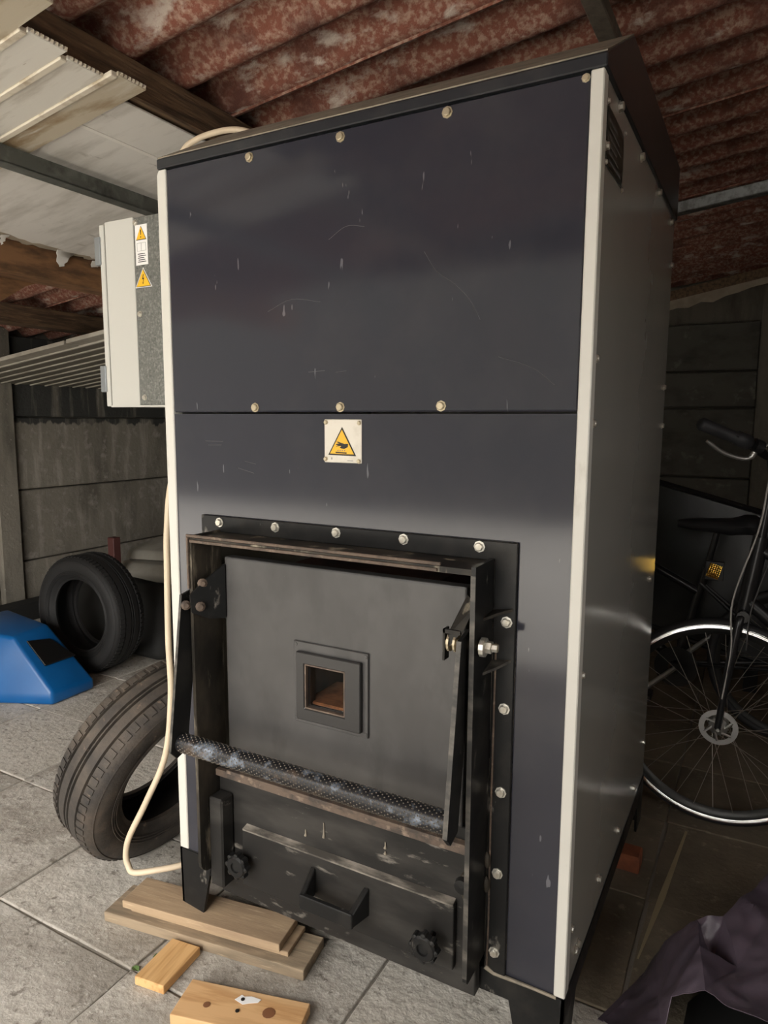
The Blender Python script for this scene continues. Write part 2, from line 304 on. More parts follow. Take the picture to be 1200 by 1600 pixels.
fw = MB().box(-3.1, -2.6, -2.3, -2.22, -0.1, 1.8).box(-2.6, 0.95, -2.3, -2.22, 2.05, 2.4).box(0.95, 2.7, -2.3, -2.22, -0.1, 1.3)
fw.box(0.95, 1.0, -2.3, -2.22, 1.3, 2.45).box(1.5, 2.7, -2.3, -2.22, 1.3, 2.45).box(1.0, 1.5, -2.3, -2.22, 2.02, 2.45)
struct('wall_front', fw, 'plaster')
w1 = struct('added_window_1', MB().box(1.0,1.5,-2.28,-2.24,1.3,1.325).box(1.0,1.5,-2.28,-2.24,1.995,2.02).box(1.0,1.025,-2.28,-2.24,1.325,1.995).box(1.475,1.5,-2.28,-2.24,1.325,1.995), 'beam')  # unseen window, added to brighten the bicycle's reflective strip
part('pane', MB().box(1.025,1.475,-2.262,-2.258,1.325,1.995), 'glass', w1)

# corrugated roof, each sheet a piece
ceil = struct('ceiling', None, None)
PITCH = 0.185; NW = 5
sm = MB(); X0, X1 = -3.25, 2.8; nx = 6; ny = NW*16 + 6
for side in (0, 1):
    for i in range(nx+1):
        x = X0 + (X1-X0)*i/nx
        for k in range(ny+1):
            y = k*PITCH/16
            sm.v.append((x, y, RS*x - 0.030*math.cos(2*PI*y/PITCH) - 0.026 + 0.007*side + (0.008*(k/ny))))
n1 = (nx+1)*(ny+1)
for side in (0, 1):
    for i in range(nx):
        for k in range(ny):
            a = side*n1 + i*(ny+1) + k; f = (a, a+1, a+ny+2, a+ny+1); sm.f.append(f if side else f[::-1])
for k in range(ny):
    for i in (0, nx):
        a = i*(ny+1)+k; sm.f.append((a, a+1, a+1+n1, a+n1))
for i in range(nx):
    for k in (0, ny):
        a = i*(ny+1)+k; sm.f.append((a, a+ny+1, a+ny+1+n1, a+n1))
me = sm.mesh('roof_sheet', smooth=50)
y = 0.128 - PITCH*13
while y < 4.62:
    inst('roof_sheet', me, 'asb', ceil, (0, y, 1.965 + RS*0.2 + G + 0.026)); y += NW*PITCH

def cz(x): return 1.80 + 0.15*(x + 0.4) + G          # lining plane under the timber beam
def cplank(x0, x1, y0, y1, dz, t):
    return MB().hexa([(x0,y0,cz(x0)+dz),(x1,y0,cz(x1)+dz),(x1,y1,cz(x1)+dz),(x0,y1,cz(x0)+dz)],
                     [(x0,y0,cz(x0)+dz+t),(x1,y0,cz(x1)+dz+t),(x1,y1,cz(x1)+dz+t),(x0,y1,cz(x0)+dz+t)])
for (y0, y1, xe, m) in ((-0.95,-0.855,-0.04,'board'),(-0.85,-0.755,-0.10,'board'),(-0.75,-0.655,-0.02,'boardb'),(-0.65,-0.555,-0.12,'board'),(-0.54,-0.445,-0.06,'board'),(-0.425,-0.322,-0.07,'board'),(-0.318,-0.207,-0.045,'boardb'),(-0.203,-0.100,-0.150,'board'),(-0.096,0.008,-0.170,'board'),(0.012,0.108,-0.138,'boardb')):
    b = part('ceiling_board', cplank(-1.6, xe, y0+.012, y1, 0.0, 0.010), m, ceil, 0.0015)
    part('board_lip', cplank(-1.6, xe-.004, y0-.004, y0+.014, -0.004, 0.012), 'bedge', b, 0.002)
    teeth = MB(); k = y0+.016
    while k < y1-.006:
        teeth.add([(xe-.002,k,cz(xe)+.0005),(xe-.002,k+.010,cz(xe)+.0005),(xe+.007,k+.0055,cz(xe)+.006),(xe-.002,k+.005,cz(xe)+.011)], [(0,1,2),(1,3,2),(3,0,2),(0,3,1)]); k += .0112
    part('frayed_end', teeth, 'bedge', b)
# hardboard sheet with a torn edge
edge = []; yy = 0.11; tmp = random.Random(3)
while yy < 1.02:
    edge.append((-1.172 + tmp.uniform(-.012,.012) + (0.02 if yy < .45 else -.02*(yy-.45)), yy)); yy += tmp.uniform(.02,.05)
edge.append((-1.19, 1.03))
def sheet(xr, outer):
    m_ = MB(); n = len(outer)
    lo = [(x, y, cz(x)+.011) for x, y in outer]; li = [(xr, y, cz(xr)+.011) for x, y in outer]
    up = lambda L_: [(x, y, z+.004) for x, y, z in L_]
    m_.add(lo + li + up(lo) + up(li), sum([[(i, i+1, n+i+1, n+i), (2*n+i, 3*n+i, 3*n+i+1, 2*n+i+1), (i, 2*n+i, 2*n+i+1, i+1), (n+i, n+i+1, 3*n+i+1, 3*n+i)] for i in range(n-1)], []) + [(0, n, 3*n, 2*n), (n-1, 3*n-1, 4*n-1, 2*n-1)])
    return m_
hs = part('hardboard_sheet', sheet(-0.385, edge), 'sheet', ceil)
part('hardboard_sheet', cplank(-0.383, -0.225, 0.11, 1.03, 0.008, 0.005), 'sheet', ceil, 0.001)
part('joint_bead', cplank(-0.392, -0.380, 0.11, 1.03, 0.006, 0.005), 'torn', hs)
part('bare_core', sheet(-1.1, [(x - 0.03 - 0.02*R.random(), y) for x, y in edge[4:-2]]), 'kraft', ceil).location.z += 0.006
fl_ = MB()
for (x, yc, wd, ln, cu) in ((-1.175,.66,.09,.055,.03),(-1.20,.82,.05,.075,.03),(-1.20,.885,.03,.055,.035),(-1.165,.41,.035,.03,.02)):
    vs = []; ns = 6
    for k in range(ns+1):
        t = k/ns; ang = t*1.9
        xx = x - cu*math.sin(ang) - .006; zz = cz(x)+.010 - ln*t
        hw = wd/2*(1-t*.75) + .004*math.sin(k*2.1)
        vs += [(xx, yc-hw*.8, zz), (xx, yc+hw, zz+.006), (xx+.002, yc-hw*.8, zz), (xx+.002, yc+hw, zz+.006)]
    fs = []
    for k in range(ns):
        a = 4*k; fs += [(a,a+1,a+5,a+4),(a+2,a+6,a+7,a+3),(a,a+4,a+6,a+2),(a+1,a+3,a+7,a+5)]
    fl_.add(vs, fs)
part('torn_flap', fl_, 'torn', hs, smooth=60)
# slatted lining further back, one slat at a time
def lz(x): return 1.28 + 0.12*(x + 3.0) + G
def lp(x0, x1, y0, y1, dz, t):
    return MB().hexa([(x0,y0,lz(x0)+dz),(x1,y0,lz(x1)+dz),(x1,y1,lz(x1)+dz),(x0,y1,lz(x0)+dz)], [(x0,y0,lz(x0)+dz+t),(x1,y0,lz(x1)+dz+t),(x1,y1,lz(x1)+dz+t),(x0,y1,lz(x0)+dz+t)])
yy = 1.12; k = 0
while yy < 4.3:
    x_r = -0.75
    if k == 0:
        part('slat', lp(-3.09, -1.83, yy, yy+.085, 0, .02), 'slat', ceil, .002); part('slat', lp(-1.815, x_r, yy, yy+.085, 0.002, .02), 'slat', ceil, .002)
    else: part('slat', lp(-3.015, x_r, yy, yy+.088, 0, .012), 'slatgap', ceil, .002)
    part('slat_lip', lp(-3.01, x_r, yy+.088, yy+.104, -.006, .016), 'slat', ceil, .002)
    yy += 0.106; k += 1

# roof timbers and bars
def ybeam(x0, x1, za, zb, y0, y1): return MB().box(x0, x1, y0, y1, za, zb)
single('roof_beam', ybeam(-0.31, -0.205, 1.846+G, 1.936+G, -2.2, 4.5), 'beam', (-0.26,1.1,1.82+G), 'dark brown timber beam under the red corrugated roof above the white boards', 'beam', bevel=.004)
single('roof_beam', ybeam(-1.34, -1.22, 1.585+G, 1.70+G, -2.2, 1.35), 'timber', (-1.28,0,1.58+G), 'orange-brown timber showing beside the torn edge of the white sheet', 'beam', bevel=.004)
single('roof_beam', ybeam(-2.42, -2.30, 1.56+G, 1.66+G, -2.2, 4.5), 'beam', (-2.36,1,1.56+G), 'dark timber beam in the gap above the slatted lining', 'beam', bevel=.004)
single('plywood_offcut', MB().prism([(-1.345,-.30,1.585+G),(-1.345,.40,1.585+G),(-1.345,.72,1.617+G),(-1.345,.60,1.57+G),(-1.345,.46,1.475+G),(-1.345,.25,1.34+G),(-1.345,-.30,1.22+G)], (-.012,0,0)), 'timber', (-1.345,.3,1.22+G), 'curved orange plywood offcut hanging from the timber beside the torn sheet', 'plywood')
single('steel_bar', MB().box(-0.576,-0.570,-2.2,1.05,1.722+G,1.766+G).box(-0.612,-0.570,-2.2,1.05,1.720+G,1.726+G), 'steel', (-.58,.4,1.728+G), 'grey steel angle bar running beneath the white ceiling boards', 'bar', bevel=.001)
gb = MB().hexa([(-.5,1.60,1.632+G),(2.6,1.60,2.004+G),(2.6,1.645,2.004+G),(-.5,1.645,1.632+G)], [(-.5,1.60,1.672+G),(2.6,1.60,2.044+G),(2.6,1.645,2.044+G),(-.5,1.645,1.672+G)])
single('galvanised_rail', gb, 'galv', (1,1.6,1.8+G), 'galvanised rail crossing under the dark corrugated roof behind the boiler', 'rail', bevel=.003)
single('roof_batten', MB().box(.785,.83,-.4,1.5,1.995+G,2.03+G), 'plaster', (.8,.5,1.99+G), 'thin weathered batten under the roof above the boiler cap', 'batten', bevel=.003)
tb = thing('torn_felt_batten', (1.0,3.62,1.75+G), 'batten with a torn pale felt edge under the roof near the back wall', 'batten')
part('batten', MB().hexa([(-.7,3.62,1.53+G),(2.6,3.62,2.15+G),(2.6,3.68,2.15+G),(-.7,3.68,1.53+G)], [(-.7,3.62,1.62+G),(2.6,3.62,2.24+G),(2.6,3.68,2.24+G),(-.7,3.68,1.62+G)]), 'beam', tb)
ft = MB(); n = 40; vs = []
for k in range(n+1):
    x = -.2 + 2.7*k/n; zt = 1.53+G+(x+.7)*.188+.03
    d = (.045 + .03*R.random()) if x < 1.05 else .04
    vs += [(x,3.612,zt),(x,3.60,zt-d),(x,3.616,zt),(x,3.606,zt-d)]
fs = []
for k in range(n):
    a = 4*k; fs += [(a,a+4,a+5,a+1),(a+2,a+3,a+7,a+6),(a+1,a+5,a+7,a+3)]
part('torn_felt', ft.add(vs, fs), 'kraft', tb)

# ------------------------------------------------------------------ boiler
B = thing('boiler', (0.48, 0.47, 0.0), 'tall anthracite solid-fuel boiler with white corner strips and black cast door', 'boiler')
W, H, D = 0.961, 1.6, 0.942
b = MB()
part('upper_front_panel', MB().box(.027, .94, -.002, .02, 1.0755+G, 1.601+G), 'panel', B, .003, label='glossy anthracite upper front panel')
lowp = part('lower_front_panel', MB().box(.027, .106, .0, .02, .0+G, 1.0715+G).box(.847, .94, .0, .02, .0+G, 1.0715+G).box(.106,.847,.0,.02,.846+G,1.0715+G), 'panel', B, label='anthracite lower front panel')
part('corner_strip', MB().prism([(0,-.004,0+G),(.027,-.004,0+G),(.027,-.004,1.602+G),(.006,-.004,1.602+G),(0,-.004,1.592+G)], (0,.03,0)), 'white', B, .002, label='white corner strip')
part('corner_strip', MB().box(.94, .961, -.004, .026, .0+G, 1.603+G), 'white', B, .002, label='white corner strip')
part('side_panel', MB().box(.952, .959, .0265, D, .0+G, 1.603+G), 'side', B, .001, label='dull galvanised side panel')
part('side_panel', MB().box(.002, .009, .0265, D, .0+G, 1.603+G), 'side', B, .001)
part('back_panel', MB().box(.01, .951, D-.006, D, .0+G, 1.603+G), 'side', B)
prof = [(-.006,1.6035+G),(-.006,1.6235+G),(.205,1.7405+G),(.945,1.7405+G),(.945,1.6035+G)]
part('top_cap', MB().prism([(.003,y,z) for y, z in prof], (.962,0,0)), 'cap', B, .002, label='black top cap with sloped front')
part('dust_layer', MB().prism([(.004,-.003,1.6255+G),(.004,.204,1.7403+G),(.964,.204,1.7403+G),(.964,-.003,1.6255+G)], (0,-.0006,.0022)), 'dust', B, label='beige dust on the cap slope')
UP = bpy.data.objects['upper_front_panel']
for pts in ([(.655,1.361),(.68,1.325),(.715,1.30),(.745,1.27),(.765,1.235)], [(.45,1.405),(.49,1.425),(.53,1.42)], [(.40,1.155),(.44,1.157)], [(.465,1.153),(.49,1.155)], [(.30,1.28),(.36,1.30),(.43,1.29)], [(.80,1.17),(.86,1.15),(.90,1.12)]):
    part('scratch', MB().tube(spline([(x,-.0021,z+G) for x, z in pts], 5), .0004, 4), 'scratch', UP)
for pts in ([(.118,1.012),(.17,1.012)], [(.125,1.003),(.165,1.004)], [(.21,.955),(.255,.945)], [(.23,.97),(.26,.965)]):
    part('scratch', MB().tube([(x,-.0001,z+G) for x, z in pts], .0005, 4), 'scratch', lowp)
# base frame and legs
part('base_frame', MB().box(.0, W, -.002, .04, -.05+G, -.0005+G).box(.0, .04, .04, D, -.05+G, -.0005+G).box(W-.04, W, .04, D, -.05+G, -.0005+G).box(.04, W-.04, D-.04, D, -.05+G, -.0005+G), 'black', B, .002)
for x0, x1, x2, x3, zb in ((0.0,.105,.003,.072,-.155),(W,W-.115,W-.003,W-.085,-.155)):
    part('leg', MB().prism([(x0,-.004,-.002+G),(x1,-.004,-.002+G),(x3,-.004,zb+G),(x2,-.004,zb+.008+G)], (0,.008,0)).prism([(x0,-.004,-.002+G),(x2,-.004,zb+.008+G),(x2,.075,zb+.012+G),(x0,.11,-.002+G)], ((.006 if x0 == 0 else -.006),0,0)), 'black', B)
    part('leg', MB().prism([(x0,D+.004,-.002+G),(x1,D+.004,-.002+G),(x3,D+.004,zb+G),(x2,D+.004,zb+.004+G)], (0,-.008,0)).prism([(x0,D,-.002+G),(x2,D,zb+.008+G),(x2,D-.075,zb+.008+G),(x0,D-.11,-.002+G)], ((.006 if x0 == 0 else -.006),0,0)), 'black', B)
# bolts
def hexbolt(r=.0075, h=.006):
    m_ = MB().lathe([(0,0),(r*1.35,0),(r*1.35,-.0015),(r,-.0015),(r*1.0,-h),(r*.8,-h-.0012),(0,-h-.0012)], (0,0,0), (0,1,0), 8)
    return m_.mesh('bolt', smooth=35)
BF = hexbolt(); BF.materials.append(M['boltd']); BW = hexbolt(.0062,.005); BW.materials.append(M['bolt'])
for x, z in ((.26,1.591),(.478,1.591),(.696,1.592)): inst('bolt', BF, None, B, (x,-.002,z-.004+G))
for x, z in ((.263,1.083),(.476,1.083),(.693,1.084)): inst('bolt', BF, None, B, (x,-.002,z+G+.002))
inst('bolt', BF, None, B, (.932,-.002,1.593+G), scale=(.7,.7,.7))
for y, z, s in ((.13,1.594,1),(.365,1.587,1),(.63,1.592,.9),(.865,1.583,.9),(.925,1.484,.8),(.912,1.155,.8),(.918,1.049,.8),(.838,.625,.8),(.90,.12,.8),(.74,.054,.9),(.51,.055,.9),(.288,.062,.9),(.075,.045,.9),(.095,.045,.9),(.036,1.50,.8),(.034,1.164,.7),(.034,1.056,.7),(.034,.612,.7),(.034,.12,.8)):
    inst('bolt', BW, None, B, (.959,y,z+G), (0,0,PI/2), (s*1.3,s*1.3,s*1.3))
# name plate
NP = part('name_plate', MB().box(.9592,.9612,.034,.172,1.472+G,1.562+G), 'nameplate', B, label='small dark name plate riveted to the side')
for y, z in ((.030,1.566),(.176,1.566),(.168,1.468),(.030,1.474)): inst('rivet', BW, None, NP, (.9612,y,z+G), (0,0,PI/2), (.55,.55,.55))
for k in range(6): part('print_line', MB().box(.9612,.9615,.05,.15-.02*(k%3),1.482+.012*k+G,1.486+.012*k+G), 'inkgrey', NP)
# warning sign
SG = part('warning_sign', MB().box(.438,.525,-.0032,-.0006,.975+G,1.061+G), 'plate', B, .0012, label='warning plate with a hand over a hot surface in a yellow triangle')
def sg(nx, nz): return (.438+.087*nx, -.0033, .975+.086*nz+G)
part('triangle_border', MB().prism([sg(.11,.175),sg(.86,.165),sg(.487,.825)], (0,-.0006,0)), 'ink', SG)
part('triangle', MB().prism([(p[0],-.0039,p[2]) for p in (sg(.165,.21),sg(.805,.203),sg(.487,.765))], (0,-.0005,0)), 'yellow', SG)
hand = [(.31,.50),(.40,.485),(.355,.465),(.43,.455),(.335,.43),(.325,.42),(.37,.405),(.42,.41),(.33,.385),(.34,.375),(.45,.39),(.475,.385),(.43,.355),(.47,.335),(.55,.325),(.60,.345),(.645,.365),(.655,.44),(.60,.44),(.56,.435),(.50,.455),(.43,.475),(.36,.505)]
part('hand_symbol', MB().prism([(sg(*q)[0],-.0044,sg(*q)[2]) for q in hand], (0,-.0004,0)), 'ink', SG)
part('hot_plate_symbol', MB().prism([(sg(*q)[0],-.0044,sg(*q)[2]) for q in ((.32,.225),(.615,.215),(.615,.245),(.32,.255))], (0,-.0004,0)), 'ink', SG)
for k in range(4):
    x0 = .37 + .06*k
    part('heat_wave', MB().prism([(sg(*q)[0],-.0044,sg(*q)[2]) for q in ((x0,.27),(x0+.015,.27),(x0+.03,.29),(x0+.015,.305),(x0,.29))], (0,-.0003,0)), 'inkgrey', SG)
part('print_line', MB().prism([(sg(*q)[0],-.0033,sg(*q)[2]) for q in ((.63,.05),(.78,.05),(.78,.062),(.63,.062))], (0,-.0004,0)), 'inkgrey', SG)
part('print_mark', MB().prism([(sg(*q)[0],-.0033,sg(*q)[2]) for q in ((.195,.07),(.215,.07),(.215,.12),(.195,.12))], (0,-.0004,0)), 'inkgrey', SG)
for q in ((.05,.93),(.94,.92),(.04,.08),(.93,.05)): inst('rivet', BF, None, SG, sg(*q), None, (.5,.5,.5))
# flange round the door
FL = part('door_flange', MB().prism([(x,-.008,z+G) for x, z in ((.106,0),(.106,.846),(.847,.846),(.847,.002),(.805,.002),(.805,.81),(.155,.81),(.155,0))], (0,.0075,0)), 'black', B, .0015)
for x, z in ((.164,.834),(.319,.835),(.472,.836),(.625,.836),(.779,.836),(.834,.703),(.834,.54),(.832,.377),(.83,.213),(.828,.049)):
    inst('bolt', BW, None, FL, (x-.003,-.008,z+G-.002), None, (1.3,1.3,1.3))
part('filler_bead', MB().tube([(.812,-.008,.66+G),(.811,-.009,.3+G),(.812,-.009,.1+G),(.811,-.009,.01+G)], .002, 6), 'rust', FL)
part('filler_bead', MB().tube([(.808,-.008,.01+G),(.825,-.007,.001+G),(.90,-.004,-.001+G),(.945,-.004,-.002+G)], [.006,.004,.003,.003], 6), 'dust', FL)
# box frame that carries the door
def rounded(x, x2, y0, y1, z0, z1, r):
    pl = [(x,y1,z1),(x,y0,z1)]
    for k in range(6):
        a = k/5*PI/2; pl.append((x, y0 + r - r*math.cos(a), z0 + r - r*math.sin(a)))
    pl.append((x,y1,z0)); return MB().prism(pl, (x2-x,0,0))
FR = part('frame_side', rounded(.155,.163,-.1,-.0085,.035+G,.815+G,.03), 'scuff', B)
part('frame_side', rounded(.797,.805,-.1,-.0085,.035+G,.815+G,.01), 'black', B)
part('frame_top', MB().box(.163,.797,-.1,-.0085,.8+G,.8105+G), 'scuff', B)
part('frame_lip', MB().box(.153,.742,-.106,-.1005,.8125+G,.8185+G).box(.153,.158,-.106,-.1005,.70+G,.8125+G), 'rust', B, .001)
part('frame_lip', MB().box(.16,.735,-.104,-.1005,.801+G,.807+G), 'rust', B, .001)
part('worn_frame_edge', MB().box(.7965,.8055,-.1012,-.0998,.05+G,.80+G), 'wear', B)
# fire chamber behind the door, seen through the sight glass
part('fire_chamber', MB().box(.30,.66,.02,.30,.34+G,.36+G).box(.30,.66,.28,.30,.36+G,.72+G).box(.30,.32,-.01,.28,.36+G,.72+G).box(.64,.66,-.01,.28,.36+G,.72+G).box(.30,.66,-.01,.30,.72+G,.74+G), 'char', B)
part('brick_sill', MB().box(.40,.55,-.028,.10,.452+G,.474+G), 'ember', B, .004)
# door with sight glass
DY = -.04
dm = MB().box(.199,.766,DY,-.012,.30+G,.480+G).box(.199,.766,DY,-.012,.562+G,.764+G).box(.199,.422,DY,-.012,.480+G,.562+G).box(.516,.766,DY,-.012,.480+G,.562+G)
DO = part('fire_door', MB().add([(.199,DY,.3+G),(.766,DY,.3+G),(.766,DY,.764+G),(.199,DY,.764+G),(.420,DY,.470+G),(.515,DY,.470+G),(.515,DY,.563+G),(.420,DY,.563+G)]
    + [(.199,-.012,.3+G),(.766,-.012,.3+G),(.766,-.012,.764+G),(.199,-.012,.764+G),(.420,-.012,.470+G),(.515,-.012,.470+G),(.515,-.012,.563+G),(.420,-.012,.563+G)],
    [(0,1,5,4),(1,2,6,5),(2,3,7,6),(3,0,4,7),(8,12,13,9),(9,13,14,10),(10,14,15,11),(11,15,12,8),(0,8,9,1),(1,9,10,2),(2,10,11,3),(3,11,8,0),(4,5,13,12),(5,6,14,13),(6,7,15,14),(7,4,12,15)]), 'door', B, .004, None, 2, label='heat-greyed steel fire door')
def ring(x0,x1,z0,z1,a0,a1,c0,c1,y0,y1):
    q = [(x0,z0),(x1,z0),(x1,z1),(x0,z1),(a0,c0),(a1,c0),(a1,c1),(a0,c1)]
    fs = []
    for i in range(4):
        j = (i+1) % 4; fs += [(i,j,4+j,4+i), (8+i,12+i,12+j,8+j), (i,8+i,8+j,j), (4+i,4+j,12+j,12+i)]
    return MB().add([(x,y0,z+G) for x, z in q] + [(x,y1,z+G) for x, z in q], fs)
part('window_plate', ring(.386,.565,.432,.607,.418,.517,.468,.565,DY-.005,DY-.0005), 'door', DO, .0015)
part('window_frame', ring(.398,.553,.443,.588,.419,.516,.469,.564,DY-.015,DY-.0052), 'wframe', DO, .002)
part('window_rim', ring(.419,.516,.469,.564,.422,.513,.472,.561,DY-.013,DY-.0052), 'rust', DO)
part('sight_glass', MB().box(.4215,.5135,DY+.004,DY+.007,.4715+G,.5615+G), 'sight', DO)
for x, z in ((.392,.600),(.559,.600),(.392,.440),(.559,.440)): part('screw', MB().lathe([(0,-.002),(.004,-.002),(.0055,0)], (x,DY-.004,z+G), (0,1,0), 8), 'door', DO)
# pivots, brackets and the lifting handle
part('hinge_bracket', MB().prism([(.199,-.041,.748+G),(.199,-.041,.628+G),(.182,-.075,.632+G),(.168,-.112,.652+G),(.166,-.114,.69+G),(.178,-.085,.716+G)], (.006,-.003,0)), 'black', B)
part('hinge_bracket', MB().prism([(.769,-.045,.752+G),(.790,-.060,.742+G),(.776,-.080,.70+G),(.752,-.085,.668+G),(.748,-.083,.686+G)], (.004,-.006,0)), 'scuff', B)
part('hinge_clip', MB().box(.742,.775,-.090,-.084,.690+G,.697+G).box(.742,.746,-.090,-.070,.640+G,.697+G), 'scuff', B)
for x, yy, z in ((.160,-.118,.668),(.184,-.100,.664),(.180,-.088,.712)):
    part('pivot_bolt', MB().lathe([(0,-.008),(.0055,-.008),(.007,-.004),(.0105,-.002),(.0105,.002)], (x,yy,z+G), (-.75,.66,0), 10), 'rust', B, smooth=40)
part('pivot_pin', MB().tube([(.745,-.08,.672+G),(.838,-.072,.672+G)], .007, 10), 'boltd', B, smooth=40)
for x in (.752,.764,.778,.812,.816): part('washer', MB().lathe([(.006,-.002),(.017,-.002),(.017,.002),(.006,.002)], (x,-.078,.672+G), (1,0,0), 12, True), 'boltd' if x < .8 else 'bolt', B)
part('nut', MB().lathe([(0,.0),(.011,.0),(.011,.010),(.007,.010),(.007,.020),(0,.020)], (.818,-.074,.672+G), (1,0,0), 6), 'bolt', B)
for z0, z1, ya in ((.712,.722,-.06),(.612,.628,-.055)):
    part('gusset', MB().prism([(.805,ya,z0+G),(.822,ya*.6,z0+.006+G),(.842,-.0085,z1+G),(.805,-.0085,z1-.006+G)], (0,0,.005)), 'wear' if z0 < .7 else 'scuff', B)
HB = part('lifting_handle', MB().tube([(.150,-.135,.366+G),(.787,-.135,.366+G)], .0205, 20), 'tube', B, smooth=40, label='perforated scorched tube handle')
st = MB()
for i in range(96):
    for j in range(14):
        th = 2*PI*(j + .5*(i % 2))/14; x = .160 + i*.00645
        c = Vector((x, -.135 + .0205*math.cos(th), .366+G + .0205*math.sin(th))); n = Vector((0, math.cos(th), math.sin(th))); t = Vector((0,-math.sin(th), math.cos(th))); e = Vector((1,0,0))
        r = .0019; st.add([c+e*r, c+t*r, c-e*r, c-t*r, c+n*.0016], [(0,1,4),(1,2,4),(2,3,4),(3,0,4)])
so = part('stud_relief', st, 'stud', HB); so['kind'] = 'stuff'
for x0, x1, xp in ((.147,.1525,'l'),(.782,.790,'r')):
    part('handle_arm', MB().prism([(x0,-.078,.700+G),(x0,-.122,.690+G),(x0,-.168,.355+G),(x0,-.150,.335+G),(x0,-.118,.345+G),(x0,-.078,.620+G)], (x1-x0,0,0)), 'black', B, .001)
    part('worn_arm_edge', MB().prism([(x0-.0004,-.1222,.690+G),(x0-.0004,-.1682,.356+G),(x0-.0004,-.1668,.356+G),(x0-.0004,-.1206,.690+G)], (x1-x0+.0008,0,0)), 'wear', B)
# lower body with the ash door
part('lower_body', MB().box(.163,.797,-.034,-.0085,-.042+G,.30+G), 'ash', B, .002)
part('door_sill', MB().box(.20,.78,-.052,-.0345,.268+G,.276+G).box(.163,.797,-.046,-.0345,.252+G,.268+G), 'rust', B, .001)
part('left_channel', MB().box(.166,.205,-.075,-.035,.0+G,.215+G), 'ash', B, .004)
for x, z, l in ((.405,.172,.014),(.452,.182,.034),(.60,.205,.014),(.600,.193,.006)):
    part('tar_drip', MB().tube([(x,-.0355,z+l+G),(x+.001,-.036,z+.4*l+G),(x,-.0355,z+G)], [.001,.0018,.0034], 6), 'dust', B, smooth=60)
AD = part('ash_door', MB().box(.240,.757,-.050,-.0345,.008+G,.147+G), 'ash', B, .003, None, 2, label='scuffed black ash drawer front')
part('worn_top_edge', MB().prism([(.243,-.0506,.143+G),(.243,-.0510,.147+G),(.243,-.0345,.151+G),(.243,-.0345,.147+G)], (.512,0,0)), 'scrape', AD)
part('handle', MB().prism([(.428,-.0505,.118+G),(.428,-.0505,.055+G),(.436,-.104,.060+G),(.436,-.104,.088+G)], (.012,0,0)).prism([(.572,-.0505,.118+G),(.572,-.0505,.055+G),(.564,-.104,.060+G),(.564,-.104,.088+G)], (-.012,0,0)).box(.436,.564,-.106,-.094,.058+G,.090+G), 'black', AD, .002)
def knob(x, z, y):
    kb = part('knob', MB().lathe([(.006,.0),(.006,-.03),(.024,-.03),(.026,-.034),(.026,-.046),(.022,-.05),(.012,-.05),(.011,-.046),(0,-.046)], (x,y,z+G), (0,1,0), 24), 'black', AD, smooth=40)
    for k in range(8):
        a = 2*PI*k/8; part('lobe', MB().lathe([(0,-.030),(.006,-.032),(.006,-.047),(0,-.049)], (x+.025*math.cos(a),y,z+.025*math.sin(a)+G), (0,1,0), 8), 'black', kb, smooth=40)
knob(.248, .073, -.035); knob(.715, .072, -.050)
part('catch', MB().prism([(.775,-.035,.225+G),(.797,-.035,.225+G),(.797,-.035,.16+G),(.785,-.035,.165+G),(.768,-.035,.20+G)], (0,-.03,0)), 'scuff', B, .003)
part('lug', MB().lathe([(0,-.012),(.014,-.01),(.016,0)], (.781,-.066,.208+G), (0,1,0), 12), 'black', B, smooth=50)
for z in (.235,.185): part('weld_blob', MB().lathe([(0,-.018),(.006,-.01),(.0075,0),(.006,.01),(0,.018)], (.8075,-.014,z+G), (0,0,1), 8), 'scuff', B, smooth=60)

# ------------------------------------------------------------------ electrical cabinet on the boiler's left side
CB = thing('electrical_cabinet', (-.13,.15,1.09+G), 'light grey electrical cabinet with warning stickers fixed beside the boiler', 'cabinet')
part('mounting_box', MB().box(-.1385,-.0005,.052,.25,1.094+G,1.534+G), 'spangle', CB, .001, label='spangled zinc mounting box')
part('body', MB().box(-.2375,-.139,.050,.25,1.092+G,1.536+G), 'cabw', CB, .0015)
part('bottom_lip', MB().box(-.2375,-.001,.047,.0515,1.089+G,1.0935+G), 'cabw', CB)
part('door', MB().box(-.2555,-.2395,.048,.252,1.091+G,1.531+G), 'cabw', CB, .002)
for z0, z1 in ((1.436,1.503),(1.127,1.192)): part('hinge', MB().box(-.270,-.2505,.044,.060,z0+G,z1+G), 'hinge', CB, .0015)
for x, z in ((-.132,1.522),(-.128,1.311),(-.123,1.112)): inst('bolt', BW, None, CB, (x,.052,z+G), None, (.9,.9,.9))
LB = part('sticker', MB().box(-.134,-.094,.0512,.0518,1.424+G,1.516+G), 'labelw', CB, label='white sticker with a yellow warning triangle')
def tri(par, xa, xb, z0, z1, y, m): return part('triangle', MB().prism([(xa,y,z0+G),(xb,y,z0+G),((xa+xb)/2,y,z1+G)], (0,-.0005,0)), m, par)
tri(LB,-.131,-.097,1.481,1.513,.0512,'ink'); tri(LB,-.1295,-.0985,1.4825,1.511,.0506,'yellow')
part('exclamation_mark', MB().prism([(-.1155,.0501,1.504+G),(-.1125,.0501,1.504+G),(-.1133,.0501,1.492+G),(-.1147,.0501,1.492+G)], (0,-.0004,0)).prism([(-.1152,.0501,1.489+G),(-.1128,.0501,1.489+G),(-.1128,.0501,1.486+G),(-.1152,.0501,1.486+G)], (0,-.0004,0)), 'ink', LB)
